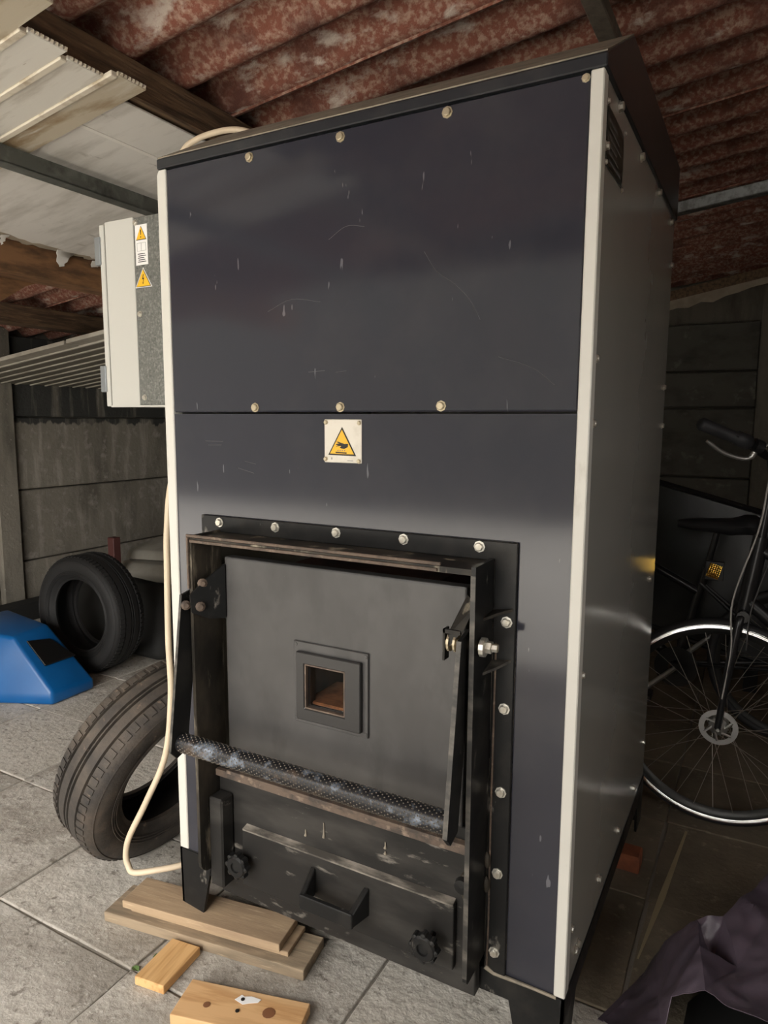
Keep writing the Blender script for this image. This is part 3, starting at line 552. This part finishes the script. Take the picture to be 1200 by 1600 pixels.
part('printed_drawing', MB().box(-.129,-.1285,.0508,.0512,1.456+G,1.474+G).box(-.100,-.0995,.0508,.0512,1.456+G,1.474+G).box(-.129,-.0995,.0508,.0512,1.474+G,1.4745+G).box(-.129,-.0995,.0508,.0512,1.456+G,1.4565+G).box(-.115,-.1145,.0508,.0512,1.456+G,1.474+G), 'inkgrey', LB)
for k in range(5): part('print_line', MB().box(-.127+.002*(k%2),-.100-.003*(k%3),.0508,.0512,1.4305+.0045*k+G,1.4322+.0045*k+G), 'ink', LB)
HV = part('sticker', MB().prism([(-.139,.0514,1.372+G),(-.083,.0514,1.372+G),(-.111,.0514,1.418+G)], (0,-.0006,0)), 'labelw', CB, label='high voltage warning triangle')
tri(HV,-.1355,-.0865,1.3735,1.4145,.0508,'ink'); tri(HV,-.1335,-.0885,1.3745,1.4125,.0502,'yellow')
part('lightning_bolt', MB().prism([(x,.0497,z+G) for x, z in ((-.1105,1.402),(-.1085,1.402),(-.1115,1.393),(-.1075,1.394),(-.111,1.382),(-.1095,1.3825),(-.112,1.379),(-.1135,1.383),(-.112,1.3825),(-.110,1.391),(-.1145,1.390))], (0,-.0004,0)), 'ink', HV)

# ------------------------------------------------------------------ cable
cp = [(.42,.52,1.75+G),(.2,.40,1.752+G),(.056,.32,1.772+G),(-.02,.30,1.795+G),(-.09,.30,1.803+G),(-.165,.30,1.797+G),(-.215,.30,1.775+G),(-.27,.30,1.70+G),(-.29,.29,1.5+G),(-.15,.285,1.2+G),(-.06,.15,1.05+G),(-.038,.05,.92+G),(-.033,.022,.80+G),(-.036,.02,.69+G),(-.038,.018,.52+G),(-.028,.010,.383+G),(-.044,.0,.229+G),(-.095,-.022,.10+G),(-.145,-.035,.0+G),(-.162,-.035,-.055+G),(-.155,-.035,-.085+G),(-.135,-.035,-.098+G),(-.085,-.010,-.090+G),(-.032,.045,-.086+G),(-.012,.12,-.078+G),(.06,.18,-.078+G),(.2,.26,-.078+G)]
single('cable', MB().tube(spline(cp, 7), .0078, 10), 'cable', (-.04,.02,.5+G), 'cream rubber cable hanging down the left edge of the boiler', 'cable', smooth=60)

# ------------------------------------------------------------------ tyres
def tyre(loc, ax, Rr, hw, tread, label, m, worn):
    T = thing('tyre', loc, label, 'tyre'); c = Vector(loc) + Vector((0,0,Rr)); ax = Vector(ax).normalized()
    rb = Rr*.62
    outer = [(rb, hw*.72),(rb+.012, hw*.86),(rb+.03, hw*.97),(Rr*.80, hw*1.06),(Rr*.885, hw*1.03),(Rr*.93, hw*.97),(Rr*.955, hw*.88)]
    gro = []
    ys = [.80,.52,.50,.44,.42,.12,.10,.04,.02]
    lv = [.975,.992,.965,.965,.994,1.0,.97,.97,1.0]
    half = list(zip(lv, ys))
    prof = outer + [(Rr*l, hw*yv) for l, yv in half] + [(Rr*l, -hw*yv) for l, yv in half[::-1]] + [(r, -h) for r, h in outer[::-1]]
    inner = [(rb-.002, -hw*.70),(rb+.004,-hw*.55),(Rr*.80,-hw*.86),(Rr*.90,-hw*.72),(Rr*.925,0),(Rr*.90,hw*.72),(Rr*.80,hw*.86),(rb+.004,hw*.55),(rb-.002,hw*.70)]
    part('carcass', MB().lathe(prof, c, ax, 72), m, T, smooth=50)
    part('inner_liner', MB().lathe(inner + [(rb, hw*.72)], c, ax, 72), 'tyrei', T, smooth=50).__setitem__('label', 'black inside of the tyre')
    for s in (1,-1): part('bead', MB().lathe([(rb-.004,s*hw*.62),(rb-.006,s*hw*.74),(rb+.004,s*hw*.80),(rb+.010,s*hw*.72)], c, ax, 64, True), m, T, smooth=60)
    part('sidewall_rib', MB().lathe([(Rr*.915,hw*.985),(Rr*.925,hw*1.005),(Rr*.935,hw*.975)], c, ax, 72), m, T, smooth=60)
    for rr in (.70,.725,.75): part('sidewall_line', MB().lathe([(Rr*rr-.002,hw*(.975+(rr-.7)*.9)),(Rr*rr,hw*(.99+(rr-.7)*.9)),(Rr*rr+.002,hw*(.975+(rr-.7)*.9))], c, ax, 72), m, T, smooth=60)
    # tread blocks on the shoulder ribs, joined
    u = ax.cross(Vector((0,0,1))).normalized(); v = ax.cross(u); tb = MB(); n = tread
    for k in range(n):
        for s0, s1 in ((.54,.80),(-.80,-.54)):
            a = 2*PI*k/n; d = 2*PI/n*.62
            def P(a_, h, r): return c + (math.cos(a_)*u + math.sin(a_)*v)*r + ax*hw*h
            l0 = .978 if abs(s0) > .6 else .996; l1 = .978 if abs(s1) > .6 else .996
            tb.hexa([P(a,s0,Rr*(l0-.012)),P(a+d,s0,Rr*(l0-.012)),P(a+d,s1,Rr*(l1-.012)),P(a,s1,Rr*(l1-.012))],[P(a,s0,Rr*(l0+worn)),P(a+d,s0,Rr*(l0+worn)),P(a+d,s1,Rr*(l1+worn)),P(a,s1,Rr*(l1+worn))])
    part('tread_blocks', tb, m, T)['kind'] = 'stuff'
    return T
n1_ = (math.cos(-.377)*math.cos(-.095), math.cos(-.377)*math.sin(-.095), math.sin(-.377))
tyre((-.268,.205,.302-.304), n1_, .304, .088, 70, 'worn dusty brown car tyre leaning against the boiler beside the cream cable', 'tyre', .006)
tyre((-1.745,1.13,0.0), (.02,-1.0,0.0), .300, .092, 76, 'dark black car tyre standing upright behind the blue plastic hood', 'tyred', .010)

# ------------------------------------------------------------------ blue hood
BH = thing('plastic_hood', (-1.62,.82,0), 'blue plastic hood with a black rectangular window on the concrete floor', 'hood')
hp = [(-1.504,.717,0),(-1.512,.95,0),(-2.15,.99,0),(-2.15,.42,0), (-1.506,.719,.062),(-1.512,.947,.050),(-2.15,.985,.06),(-2.145,.43,.07), (-1.735,.698,.286),(-1.765,.90,.292),(-2.12,.93,.31),(-2.12,.63,.31)]
part('shell', MB().add(hp, [(3,2,1,0),(0,1,5,4),(1,2,6,5),(2,3,7,6),(3,0,4,7),(4,5,9,8),(5,6,10,9),(6,7,11,10),(7,4,8,11),(8,9,10,11)]), 'blue', BH, .016, 40, 3)
part('window', MB().prism([(-1.709,.745,.256),(-1.602,.758,.152),(-1.613,.927,.150),(-1.699,.858,.238)], (.006,.0,.006)), 'visor', BH, .002, label='black rectangular window')

# ------------------------------------------------------------------ timber pieces under and before the boiler
def plank(name, A, Bp, width, z0, z1, m, label, loc=None, group=None, bev=.002, cut=0.0):
    A = Vector((*A,0)); Bp = Vector((*Bp,0)); d = (Bp-A).normalized(); n = Vector((-d.y, d.x, 0)); L_ = (Bp-A).length
    ang = math.atan2(d.y, d.x); c = (A+Bp)/2 + n*width/2; c.z = z0
    mb = MB().hexa([(-L_/2,-width/2,0),(L_/2,-width/2,0),(L_/2+cut,width/2,0),(-L_/2+cut,width/2,0)],[(-L_/2,-width/2,z1-z0),(L_/2,-width/2,z1-z0),(L_/2+cut,width/2,z1-z0),(-L_/2+cut,width/2,z1-z0)])
    o = tag(link(name, mb.mesh(name, bevel=bev, seg=2), m, None, c), label, 'plank'); o.rotation_euler = (0,0,ang); return o
plank('wooden_plank', (-.185,-.092), (.373,-.004), .112, .0005, .027, 'greywood', 'longest dirty grey plank lying on the floor beneath two others')
plank('wooden_plank', (-.125,-.058), (.318,.012), .092, .0275, .039, 'oldwood', 'thin plank sandwiched between the two planks under the boiler leg')
plank('wooden_plank', (-.142,-.070), (.300,.002), .097, .0395, .0595, 'oldwood', 'brown weathered plank on top of the stack under the boiler leg')
plank('wooden_block', (.043,-.197), (.122,-.186), .128, .0005, .022, 'pine', 'short bright pine offcut beside the stack of planks', cut=.006)
PB = plank('wooden_block', (.192,-.236), (.462,-.163), .098, .0005, .026, 'pineknot', 'pine block with knots, nails and a scrap of white paper')
for x, y, r in ((-.075,-.008,.008),(.063,.004,.014),(.11,-.02,.006)):
    k = MB().lathe([(0,.0266),(r*.6,.0266),(r,.0262)], (x,y,0), (0,0,1), 12).mesh('knot'); o = link('knot', k, 'knot'); o.parent = PB
o = link('paper_scrap', MB().prism([(-.022,.018,.0262),(.000,.010,.0262),(.012,.016,.0262),(.030,.022,.0262),(.034,.031,.0262),(.010,.034,.0262),(-.004,.030,.0262),(-.012,.033,.0262)], (0,0,.0008)).mesh('paper_scrap'), 'paper'); o.parent = PB
for x, y in ((-.005,.022),(-.004,-.008)):
    o = link('nail', MB().lathe([(0,.0285),(.0045,.028),(.0045,.0268),(.001,.0266),(.001,.02)], (x,y,0), (0,0,1), 8).mesh('nail'), 'ink'); o.parent = PB
single('brick', MB().box(.872,.984,.765,.83,.0,.05), 'brick', (.93,.8,0), 'red brick on the floor beside the boiler base near the bicycle wheel', 'brick', bevel=.004)
for (x, y, s, a, lb) in ((.026,-.115,.014,.4,'small green leaf lying beside the longest plank'),(.01,-.165,.013,1.4,'small green leaf lying in the slab joint beside the pine offcut'),(.30,-.108,.010,.9,'small dark leaf beside the pine block with nails')):
    m_ = MB().add([(0,-s,.002),(.6*s,-.2*s,.005),(.5*s,.5*s,.004),(0,s,.002),(-.5*s,.5*s,.004),(-.6*s,-.2*s,.005),(0,0,.002),(0,0,.0005)], [(0,1,6),(1,2,6),(2,3,6),(3,4,6),(4,5,6),(5,0,6),(1,0,7),(2,1,7),(3,2,7),(4,3,7),(5,4,7),(0,5,7)])
    o = tag(link('leaf', m_.mesh('leaf'), 'leaf', None, (x,y,0.0)), lb, 'leaf'); o.rotation_euler = (0,0,a)
for (x, y, s) in ((.44,.16,.012),(.47,.06,.009),(.56,.12,.010)): pass

# ------------------------------------------------------------------ things by the left wall
single('dark_beam', MB().box(-2.93,-2.80,-.4,1.75,.0,.115), 'bag', (-2.86,.7,0), 'black beam lying along the foot of the left concrete wall', 'beam', bevel=.01)
single('red_post', MB().box(-2.66,-2.60,2.0,2.06,0,.478), 'redpost', (-2.63,2.03,0), 'short dark red post standing behind the dark tyre', 'post', bevel=.004)
single('black_filler', MB().add([(-2.42,1.36,0),(-1.50,1.34,0),(-1.42,1.62,0),(-2.5,1.66,0),(-2.36,1.40,.27),(-1.55,1.39,.30),(-1.52,1.58,.36),(-2.36,1.6,.30),(-1.90,1.48,.42)], [(3,2,1,0),(0,1,5,4),(1,2,6,5),(2,3,7,6),(3,0,4,7),(4,5,8),(5,6,8),(6,7,8),(7,4,8)]), 'bag', (-1.78,1.5,0), 'black sack added to darken the view behind the dark tyre', 'filler', bevel=.05, smooth=60, seg=3)  # black mass added so the hole of the tyre looks dark
GC = thing('grey_cover', (-2.4,2.5,0), 'grey plastic cover lying on black pipes behind the dark tyre', 'cover')
part('lower_shell', MB().prism([(-2.75,2.13,.155),(-2.75,2.10,.22),(-2.75,2.16,.275),(-2.75,2.9,.32),(-2.75,2.9,.155)], (1.1,.15,0)), 'grey', GC, .02, 40, 3)
part('upper_shell', MB().prism([(-2.75,2.20,.285),(-2.75,2.24,.345),(-2.75,2.5,.40),(-2.75,2.9,.43),(-2.75,2.9,.325)], (1.1,.15,.03)), 'grey', GC, .02, 40, 3)
for k, (y, z) in enumerate(((2.20,.075),(2.38,.075))):
    single('black_pipe', MB().tube([(-2.72,y,z),(-1.2,y+.2,z)], .07, 16), 'tyred', (-2,y+.1,0), ('front' if k == 0 else 'rear') + ' black pipe of the two lying under the grey cover', 'pipe', smooth=50)

# ------------------------------------------------------------------ bicycles
def prism_ring(mb, c, r0, r1, rows, ncol, yface):
    # micro-prisms: real corner cubes that throw light back where it came from
    dr = (r1-r0)/rows
    def pt_(r, a): return Vector((c[0] + r*math.cos(a), yface, c[2] + r*math.sin(a)))
    for q in range(rows):
        ra, rb = r0 + q*dr, r0 + (q+1)*dr; da = 2*PI/ncol
        for k in range(ncol):
            a = k*da + (q % 2)*da/2
            for tri_ in ((pt_(ra,a), pt_(ra,a+da), pt_(rb,a+da/2)), (pt_(rb,a+da/2), pt_(ra,a+da), pt_(rb,a+1.5*da))):
                e = sum((tri_[i]-tri_[(i+1) % 3]).length for i in range(3))/3
                ap = sum(tri_, Vector())/3 + Vector((0, e/math.sqrt(6), 0))
                n = len(mb.v); mb.v += [tuple(t) for t in tri_] + [tuple(ap)]; mb.f += [(n,n+1,n+3),(n+1,n+2,n+3),(n+2,n,n+3)]
    return mb
SP = {}
def wheel(BK, c, Rr, prefix, strip, disc):
    wh = part(prefix + '_wheel', MB().lathe([(Rr-.018+.018*math.cos(t), .018*math.sin(t)) for t in [2*PI*k/12 for k in range(12)]], c, (0,1,0), 64, True), 'rubber', BK, smooth=60)
    rr = Rr - .038
    part('rim', MB().lathe([(rr,-.011),(rr+.010,-.012),(rr+.010,.012),(rr,.011),(rr-.012,0)], c, (0,1,0), 64, True), 'rim', wh, smooth=40)
    hub = part('hub', MB().lathe([(.008,-.055),(.012,-.05),(.028,-.034),(.028,-.030),(.016,-.022),(.016,.022),(.028,.030),(.028,.034),(.012,.05),(.008,.055)], c, (0,1,0), 20), 'alu', wh, smooth=40)
    part('axle', MB().tube([(c[0],c[1]-.066,c[2]),(c[0],c[1]+.066,c[2])], .005, 8), 'alu', wh)
    if disc:
        dm_ = MB().lathe([(.040,-.042),(.056,-.042),(.056,-.040),(.040,-.040)], c, (0,1,0), 36, True)
        for k in range(6):
            a = 2*PI*k/6; dm_.tube([(c[0]+.018*math.cos(a),c[1]-.041,c[2]+.018*math.sin(a)),(c[0]+.044*math.cos(a+.5),c[1]-.041,c[2]+.044*math.sin(a+.5))], .004, 5)
        part('brake_disc', dm_, 'alu', wh)
    if 's' not in SP:
        SP['s'] = MB().tube([(0,0,0),(0,0,1)], .0011, 5).mesh('spoke')
    for k in range(32):
        side = -1 if k % 2 else 1; a = 2*PI*k/32; off = .95 if (k//2) % 2 else -.95; b_ = a + off
        p = Vector((c[0]+.026*math.cos(b_), c[1]+side*.032, c[2]+.026*math.sin(b_))); q = Vector((c[0]+(rr-.004)*math.cos(a), c[1]+side*.003, c[2]+(rr-.004)*math.sin(a)))
        o = inst('spoke', SP['s'], 'spoke', wh, p); o.rotation_mode = 'QUATERNION'; o.rotation_quaternion = (q-p).to_track_quat('Z','Y'); o.scale = (1,1,(q-p).length)
    if strip:
        part('reflective_strip', prism_ring(MB(), c, Rr-.028, Rr-.0165, 3, 520, c[1]-.0185), 'retro', wh, label='white reflective strip on the tyre sidewall')
    return wh
def bike(o_, label, Rr, hb_, strip, disc):
    x, y = o_; BK = thing('bicycle', (x+.5, y, 0), label, 'bicycle'); fc = (x, y, Rr); rc = (x+1.04, y, Rr)
    wheel(BK, fc, Rr, 'front', strip, disc); wheel(BK, rc, Rr, 'rear', False, False)
    cr = (x+.045, y, Rr+.36); ht = (x+.078, y, Rr+.60)
    for s in (-1, 1): part('fork_leg', MB().tube(spline([(fc[0]-.002,y+s*.052,fc[2]),(x+.012,y+s*.052,Rr+.14),(x+.034,y+s*.05,Rr+.335),(x+.045,y+s*.03,Rr+.36)], 4), [.010]*5+[.013]*8, 8), 'bikeblk', BK, smooth=60)
    part('fork_crown', MB().tube([(cr[0],y-.05,cr[2]),(cr[0],y+.05,cr[2])], .018, 10), 'bikeblk', BK, smooth=60)
    part('head_tube', MB().tube([cr, ht], .023, 12), 'bikeblk', BK, smooth=60)
    part('steerer', MB().tube([ht, (ht[0]+.022, y, ht[2]+.20)], .014, 10), 'bikeblk', BK, smooth=60)
    bbp = (x+.61, y, Rr-.06); st_ = (x+.70, y, Rr+.36)
    part('down_tube', MB().tube([(cr[0]+.01,y,cr[2]+.04), bbp], .021, 10), 'bikeblk', BK, smooth=60)
    part('top_tube', MB().tube([(ht[0],y,ht[2]-.04), (st_[0]-.03,y,st_[2]-.10)], .017, 10), 'bikeblk', BK, smooth=60)
    part('seat_tube', MB().tube([bbp, st_], .017, 10), 'bikeblk', BK, smooth=60)
    part('seat_post', MB().tube([st_, (st_[0]+.03,y,st_[2]+.16)], .013, 10), 'bikeblk', BK, smooth=60)
    for s in (-1, 1):
        part('chain_stay', MB().tube([bbp, (rc[0],y+s*.06,Rr)], .009, 8), 'bikeblk', BK); part('seat_stay', MB().tube([(st_[0]-.02,y+s*.02,st_[2]-.06), (rc[0],y+s*.06,Rr)], .008, 8), 'bikeblk', BK)
    sz = st_[2]+.165; sx = st_[0]+.03; sd = MB(); secs = [(-.15,.012,.015),(-.10,.020,.025),(-.02,.032,.03),(.05,.062,.035),(.10,.078,.04),(.135,.070,.04),(.15,.04,.03)]
    for dx, hw_, th in secs:
        for k in range(10):
            a = 2*PI*k/10; sd.v.append((sx+dx, y+hw_*math.cos(a), sz+.015+ (th*1.0)*math.sin(a) + (.012 if dx > .05 else 0)))
    for i in range(len(secs)-1):
        for k in range(10): q = (k+1) % 10; sd.f.append((i*10+k, (i+1)*10+k, (i+1)*10+q, i*10+q))
    sd.f.append(tuple(range(10))); sd.f.append(tuple(range(60,70))[::-1])
    part('saddle', sd, 'rubber', BK, smooth=60)
    part('chainring', MB().lathe([(.03,-.052),(.085,-.052),(.085,-.048),(.03,-.048)], bbp, (0,1,0), 32, True), 'rim', BK)
    for s, a in ((-1, 3.9),(1, .76)):
        e = (bbp[0]+.17*math.cos(a), y+s*.08, bbp[2]+.17*math.sin(a))
        cr_ = part('crank', MB().tube([(bbp[0],y+s*.065,bbp[2]), e], .011, 8), 'alu', BK); part('pedal', MB().box(e[0]-.045,e[0]+.045,e[1]+(0 if s > 0 else -.09),e[1]+(.09 if s > 0 else 0),e[2]-.012,e[2]+.012), 'rubber', cr_, .003)
    part('bottom_bracket', MB().tube([(bbp[0],y-.07,bbp[2]),(bbp[0],y+.07,bbp[2])], .02, 12), 'bikeblk', BK, smooth=50)
    # handlebar
    hb = [(Vector(p)) for p in hb_]
    bar = part('handlebar', MB().tube(spline(hb, 5), .0125, 10), 'bikeblk', BK, smooth=60)
    for a, b_, c_ in ((hb[0], hb[1], hb[2]), (hb[-1], hb[-2], hb[-3])):
        d = (b_-a).normalized(); g0 = a - d*.004
        part('grip', MB().tube([g0, g0+d*.006, g0+d*.05, g0+d*.115, g0+d*.12, g0+d*.16, g0+d*.165], [.013,.0185,.018,.016,.021,.021,.014], 12), 'rubber', bar, smooth=60)
        cl = a + d*.185; part('lever_clamp', MB().tube([cl-d*.012, cl+d*.012], .019, 10), 'bikeblk', bar, smooth=50)
        lv = cl + Vector((-.02,0,-.035)); part('brake_lever', MB().tube(spline([cl, lv, lv - d*.06 + Vector((-.012,0,-.006)), lv - d*.13 + Vector((-.006,0,.006))], 4), [.008]*4+[.006]*8+[.0045], 8), 'alu', bar, smooth=60)
    part('stem', MB().tube([(ht[0]+.022,y,ht[2]+.17), hb[len(hb)//2]], .015, 10), 'bikeblk', BK, smooth=60)
    g = hb[0] + (hb[1]-hb[0]).normalized()*.20
    part('cable_housing', MB().tube(spline([g, g+Vector((.03,.02,.005)), Vector((ht[0]+.005,y-.05,ht[2]+.15)), Vector((ht[0]-.01,y-.04,ht[2]+.02)), Vector((cr[0]-.03,y-.06,cr[2]+.05)), Vector((x+.02,y-.062,Rr+.26)), Vector((x+.005,y-.06,Rr+.1))], 6), .0028, 6), 'cablew', BK, smooth=60)
    part('cable_housing', MB().tube(spline([g+Vector((.02,.02,-.012)), Vector((ht[0]+.02,y-.06,ht[2]+.16)), Vector((ht[0]+.03,y-.05,ht[2]-.02)), Vector((cr[0]+.02,y-.045,cr[2]+.02)), Vector((x+.06,y-.05,Rr+.26))], 6), .0026, 6), 'cablek', BK, smooth=60)

    return BK
b1 = bike((1.148,1.16), 'black bicycle with a white reflective ring on its front wheel', .336, [(1.060,.90,1.270),(1.170,.985,1.222),(1.215,1.09,1.185),(1.235,1.16,1.175),(1.26,1.23,1.185),(1.30,1.34,1.215),(1.25,1.47,1.26)], True, True)
b2 = bike((.34,1.92), 'dark bicycle with an amber reflector behind the one with the reflective ring', .318, [(.50,1.66,1.15),(.40,1.74,1.13),(.37,1.84,1.11),(.36,1.92,1.11),(.37,2.0,1.11),(.40,2.1,1.13),(.50,2.18,1.15)], False, False)
rf = MB()
for i in range(6):
    for j in range(7):
        x = 1.044+.0075*i + .002*j; z = .672+.0075*j - .002*i; s = .0075
        for t3 in (((x,z),(x+s,z-.002),(x+.002,z+s)), ((x+s,z-.002),(x+s+.002,z+s-.002),(x+.002,z+s))):
            P3 = [Vector((a, 1.80, c)) for a, c in t3]; e = sum((P3[k]-P3[(k+1) % 3]).length for k in range(3))/3
            rf.add(P3 + [sum(P3, Vector())/3 + Vector((0,e/math.sqrt(6),0))], [(0,1,3),(1,2,3),(2,0,3)])
ro = part('reflector', rf, 'amber', b2, label='amber reflector')
part('reflector_housing', MB().box(1.04,1.108,1.806,1.822,.655,.73).tube([(1.07,1.82,.69),(1.055,1.91,.69)], .006, 6), 'bikeblk', b2, .002)
db = thing('dark_board', (1.0,2.4,0), 'dark framed board leaning behind the bicycles', 'board')
part('sheet', MB().prism([(.62,2.42,.30),(1.40,2.42,.11),(1.46,2.46,.80),(.70,2.46,1.0)], (0,.012,0)), 'darkboard', db)
part('edge', MB().tube([(.70,2.455,1.0),(1.46,2.455,.80)], .014, 8), 'bikeblk', db); part('edge', MB().tube([(.62,2.42,.30),(1.40,2.42,.11)], .014, 8), 'bikeblk', db)
part('support', MB().box(.9,.96,2.44,2.5,0,.5).box(1.2,1.26,2.44,2.5,0,.5), 'bikeblk', db)

# ------------------------------------------------------------------ tarp and bag
CP = {'A':(.985,.215,.004),'B':(1.045,.37,.006),'C':(1.075,.42,.05),'D':(1.150,.37,.195),'E':(1.195,.40,.20),'F':(1.285,.42,.21),'G':(1.50,.45,.22),'G2':(1.75,.44,.2),
      'L':(1.035,.18,.03),'K':(1.125,.10,.13),'J':(1.130,.145,.17),'I':(1.185,.135,.215),'Hh':(1.265,.07,.25),'H2':(1.50,.02,.26),'H3':(1.75,.0,.24),
      'Mm':(1.165,.25,.215),'Nn':(1.10,.26,.07),'O':(1.235,.27,.185),'P':(1.19,.32,.12),'Q':(1.36,.24,.255),'Q2':(1.58,.22,.25),
      'R1':(1.26,.66,.02),'R2':(1.30,.62,.22),'R3':(1.50,.66,.26),'R4':(1.75,.68,.25),'Db':(1.155,.52,.004),'Bb':(1.09,.47,.004)}
keys = list(CP); ix = {k: i for i, k in enumerate(keys)}
tris = ['A B L','B C Nn','B Nn L','C D Nn','D Mm Nn','D P Mm','D E P','E O P','P O Mm','E F O','F Q O','F G Q','G Q2 Q','G G2 Q2','L Nn K','Nn J K','Nn Mm J','Mm I J','Mm O I','O Hh I','O Q Hh','Q H2 Hh','Q Q2 H2','Q2 H3 H2','Q2 G2 H3','B Bb C','Bb Db D','Bb D C','Db R1 E','Db E D','R1 R2 E','E R2 F','R2 R3 G','F R2 G','R3 R4 G2','G R3 G2']
tm = MB().add([CP[k] for k in keys], [tuple(ix[q] for q in t.split()) for t in tris])
me = tm.mesh('tarp', (1.3,.3,0)); bm = bmesh.new(); bm.from_mesh(me)
for it in range(4):
    bmesh.ops.subdivide_edges(bm, edges=bm.edges[:], cuts=1, use_grid_fill=True)
    bmesh.ops.smooth_vert(bm, verts=[v for v in bm.verts if not v.is_boundary], factor=.05, use_axis_x=True, use_axis_y=True, use_axis_z=True)
from mathutils import noise as mn
for v in bm.verts:
    if v.co.z > .012:
        p = v.co*7; v.co.z += .030*(.3-abs(mn.noise(p+Vector((1,4,2))))) + .014*(.3-abs(mn.noise(p*2.2+Vector((5,1,2))))); v.co.x += .012*mn.noise(p*.9+Vector((9,9,9))); v.co.y += .010*mn.noise(p*.9+Vector((3,7,1))); v.co.z = max(v.co.z, .006)
r_ = bmesh.ops.solidify(bm, geom=bm.faces[:], thickness=-.0016)
bm.to_mesh(me); bm.free(); me.shade_smooth(); me.set_sharp_from_angle(angle=math.radians(38))
tag(link('tarp', me, 'tarp', None, (1.3,.3,0)), 'crumpled purple-grey tarp heaped on the floor below the bicycle', 'tarp')
bgm = MB().hexa([(1.12,-.30,0),(1.72,-.30,0),(1.72,.40,0),(1.14,.38,0)], [(1.15,-.26,.165),(1.70,-.26,.195),(1.70,.40,.175),(1.20,.38,.07)])
BG = thing('black_bag', (1.4,0,0), 'black fabric bag lying under the purple-grey tarp', 'bag')
part('body', bgm, 'bag', BG, .03, 40, 3)
part('buckle', MB().lathe([(.010,-.002),(.014,-.002),(.014,.002),(.010,.002)], (1.235,.03,.18), (.2,-.5,.8), 16, True), 'alu', BG)
for o in list(bpy.data.objects):
    if o.parent is None and 'category' in o:
        g_ = {'plank': 'planks and offcuts around the boiler leg', 'tyre': 'car tyres on the floor', 'bicycle': 'bicycles behind the boiler', 'leaf': 'leaves on the floor', 'beam': 'timber beams of the shed', 'pipe': 'black pipes by the left wall'}.get(o['category'])
        if g_ and o.name.split('.')[0] != 'dark_beam': o['group'] = g_
sc.cycles.use_denoising = True
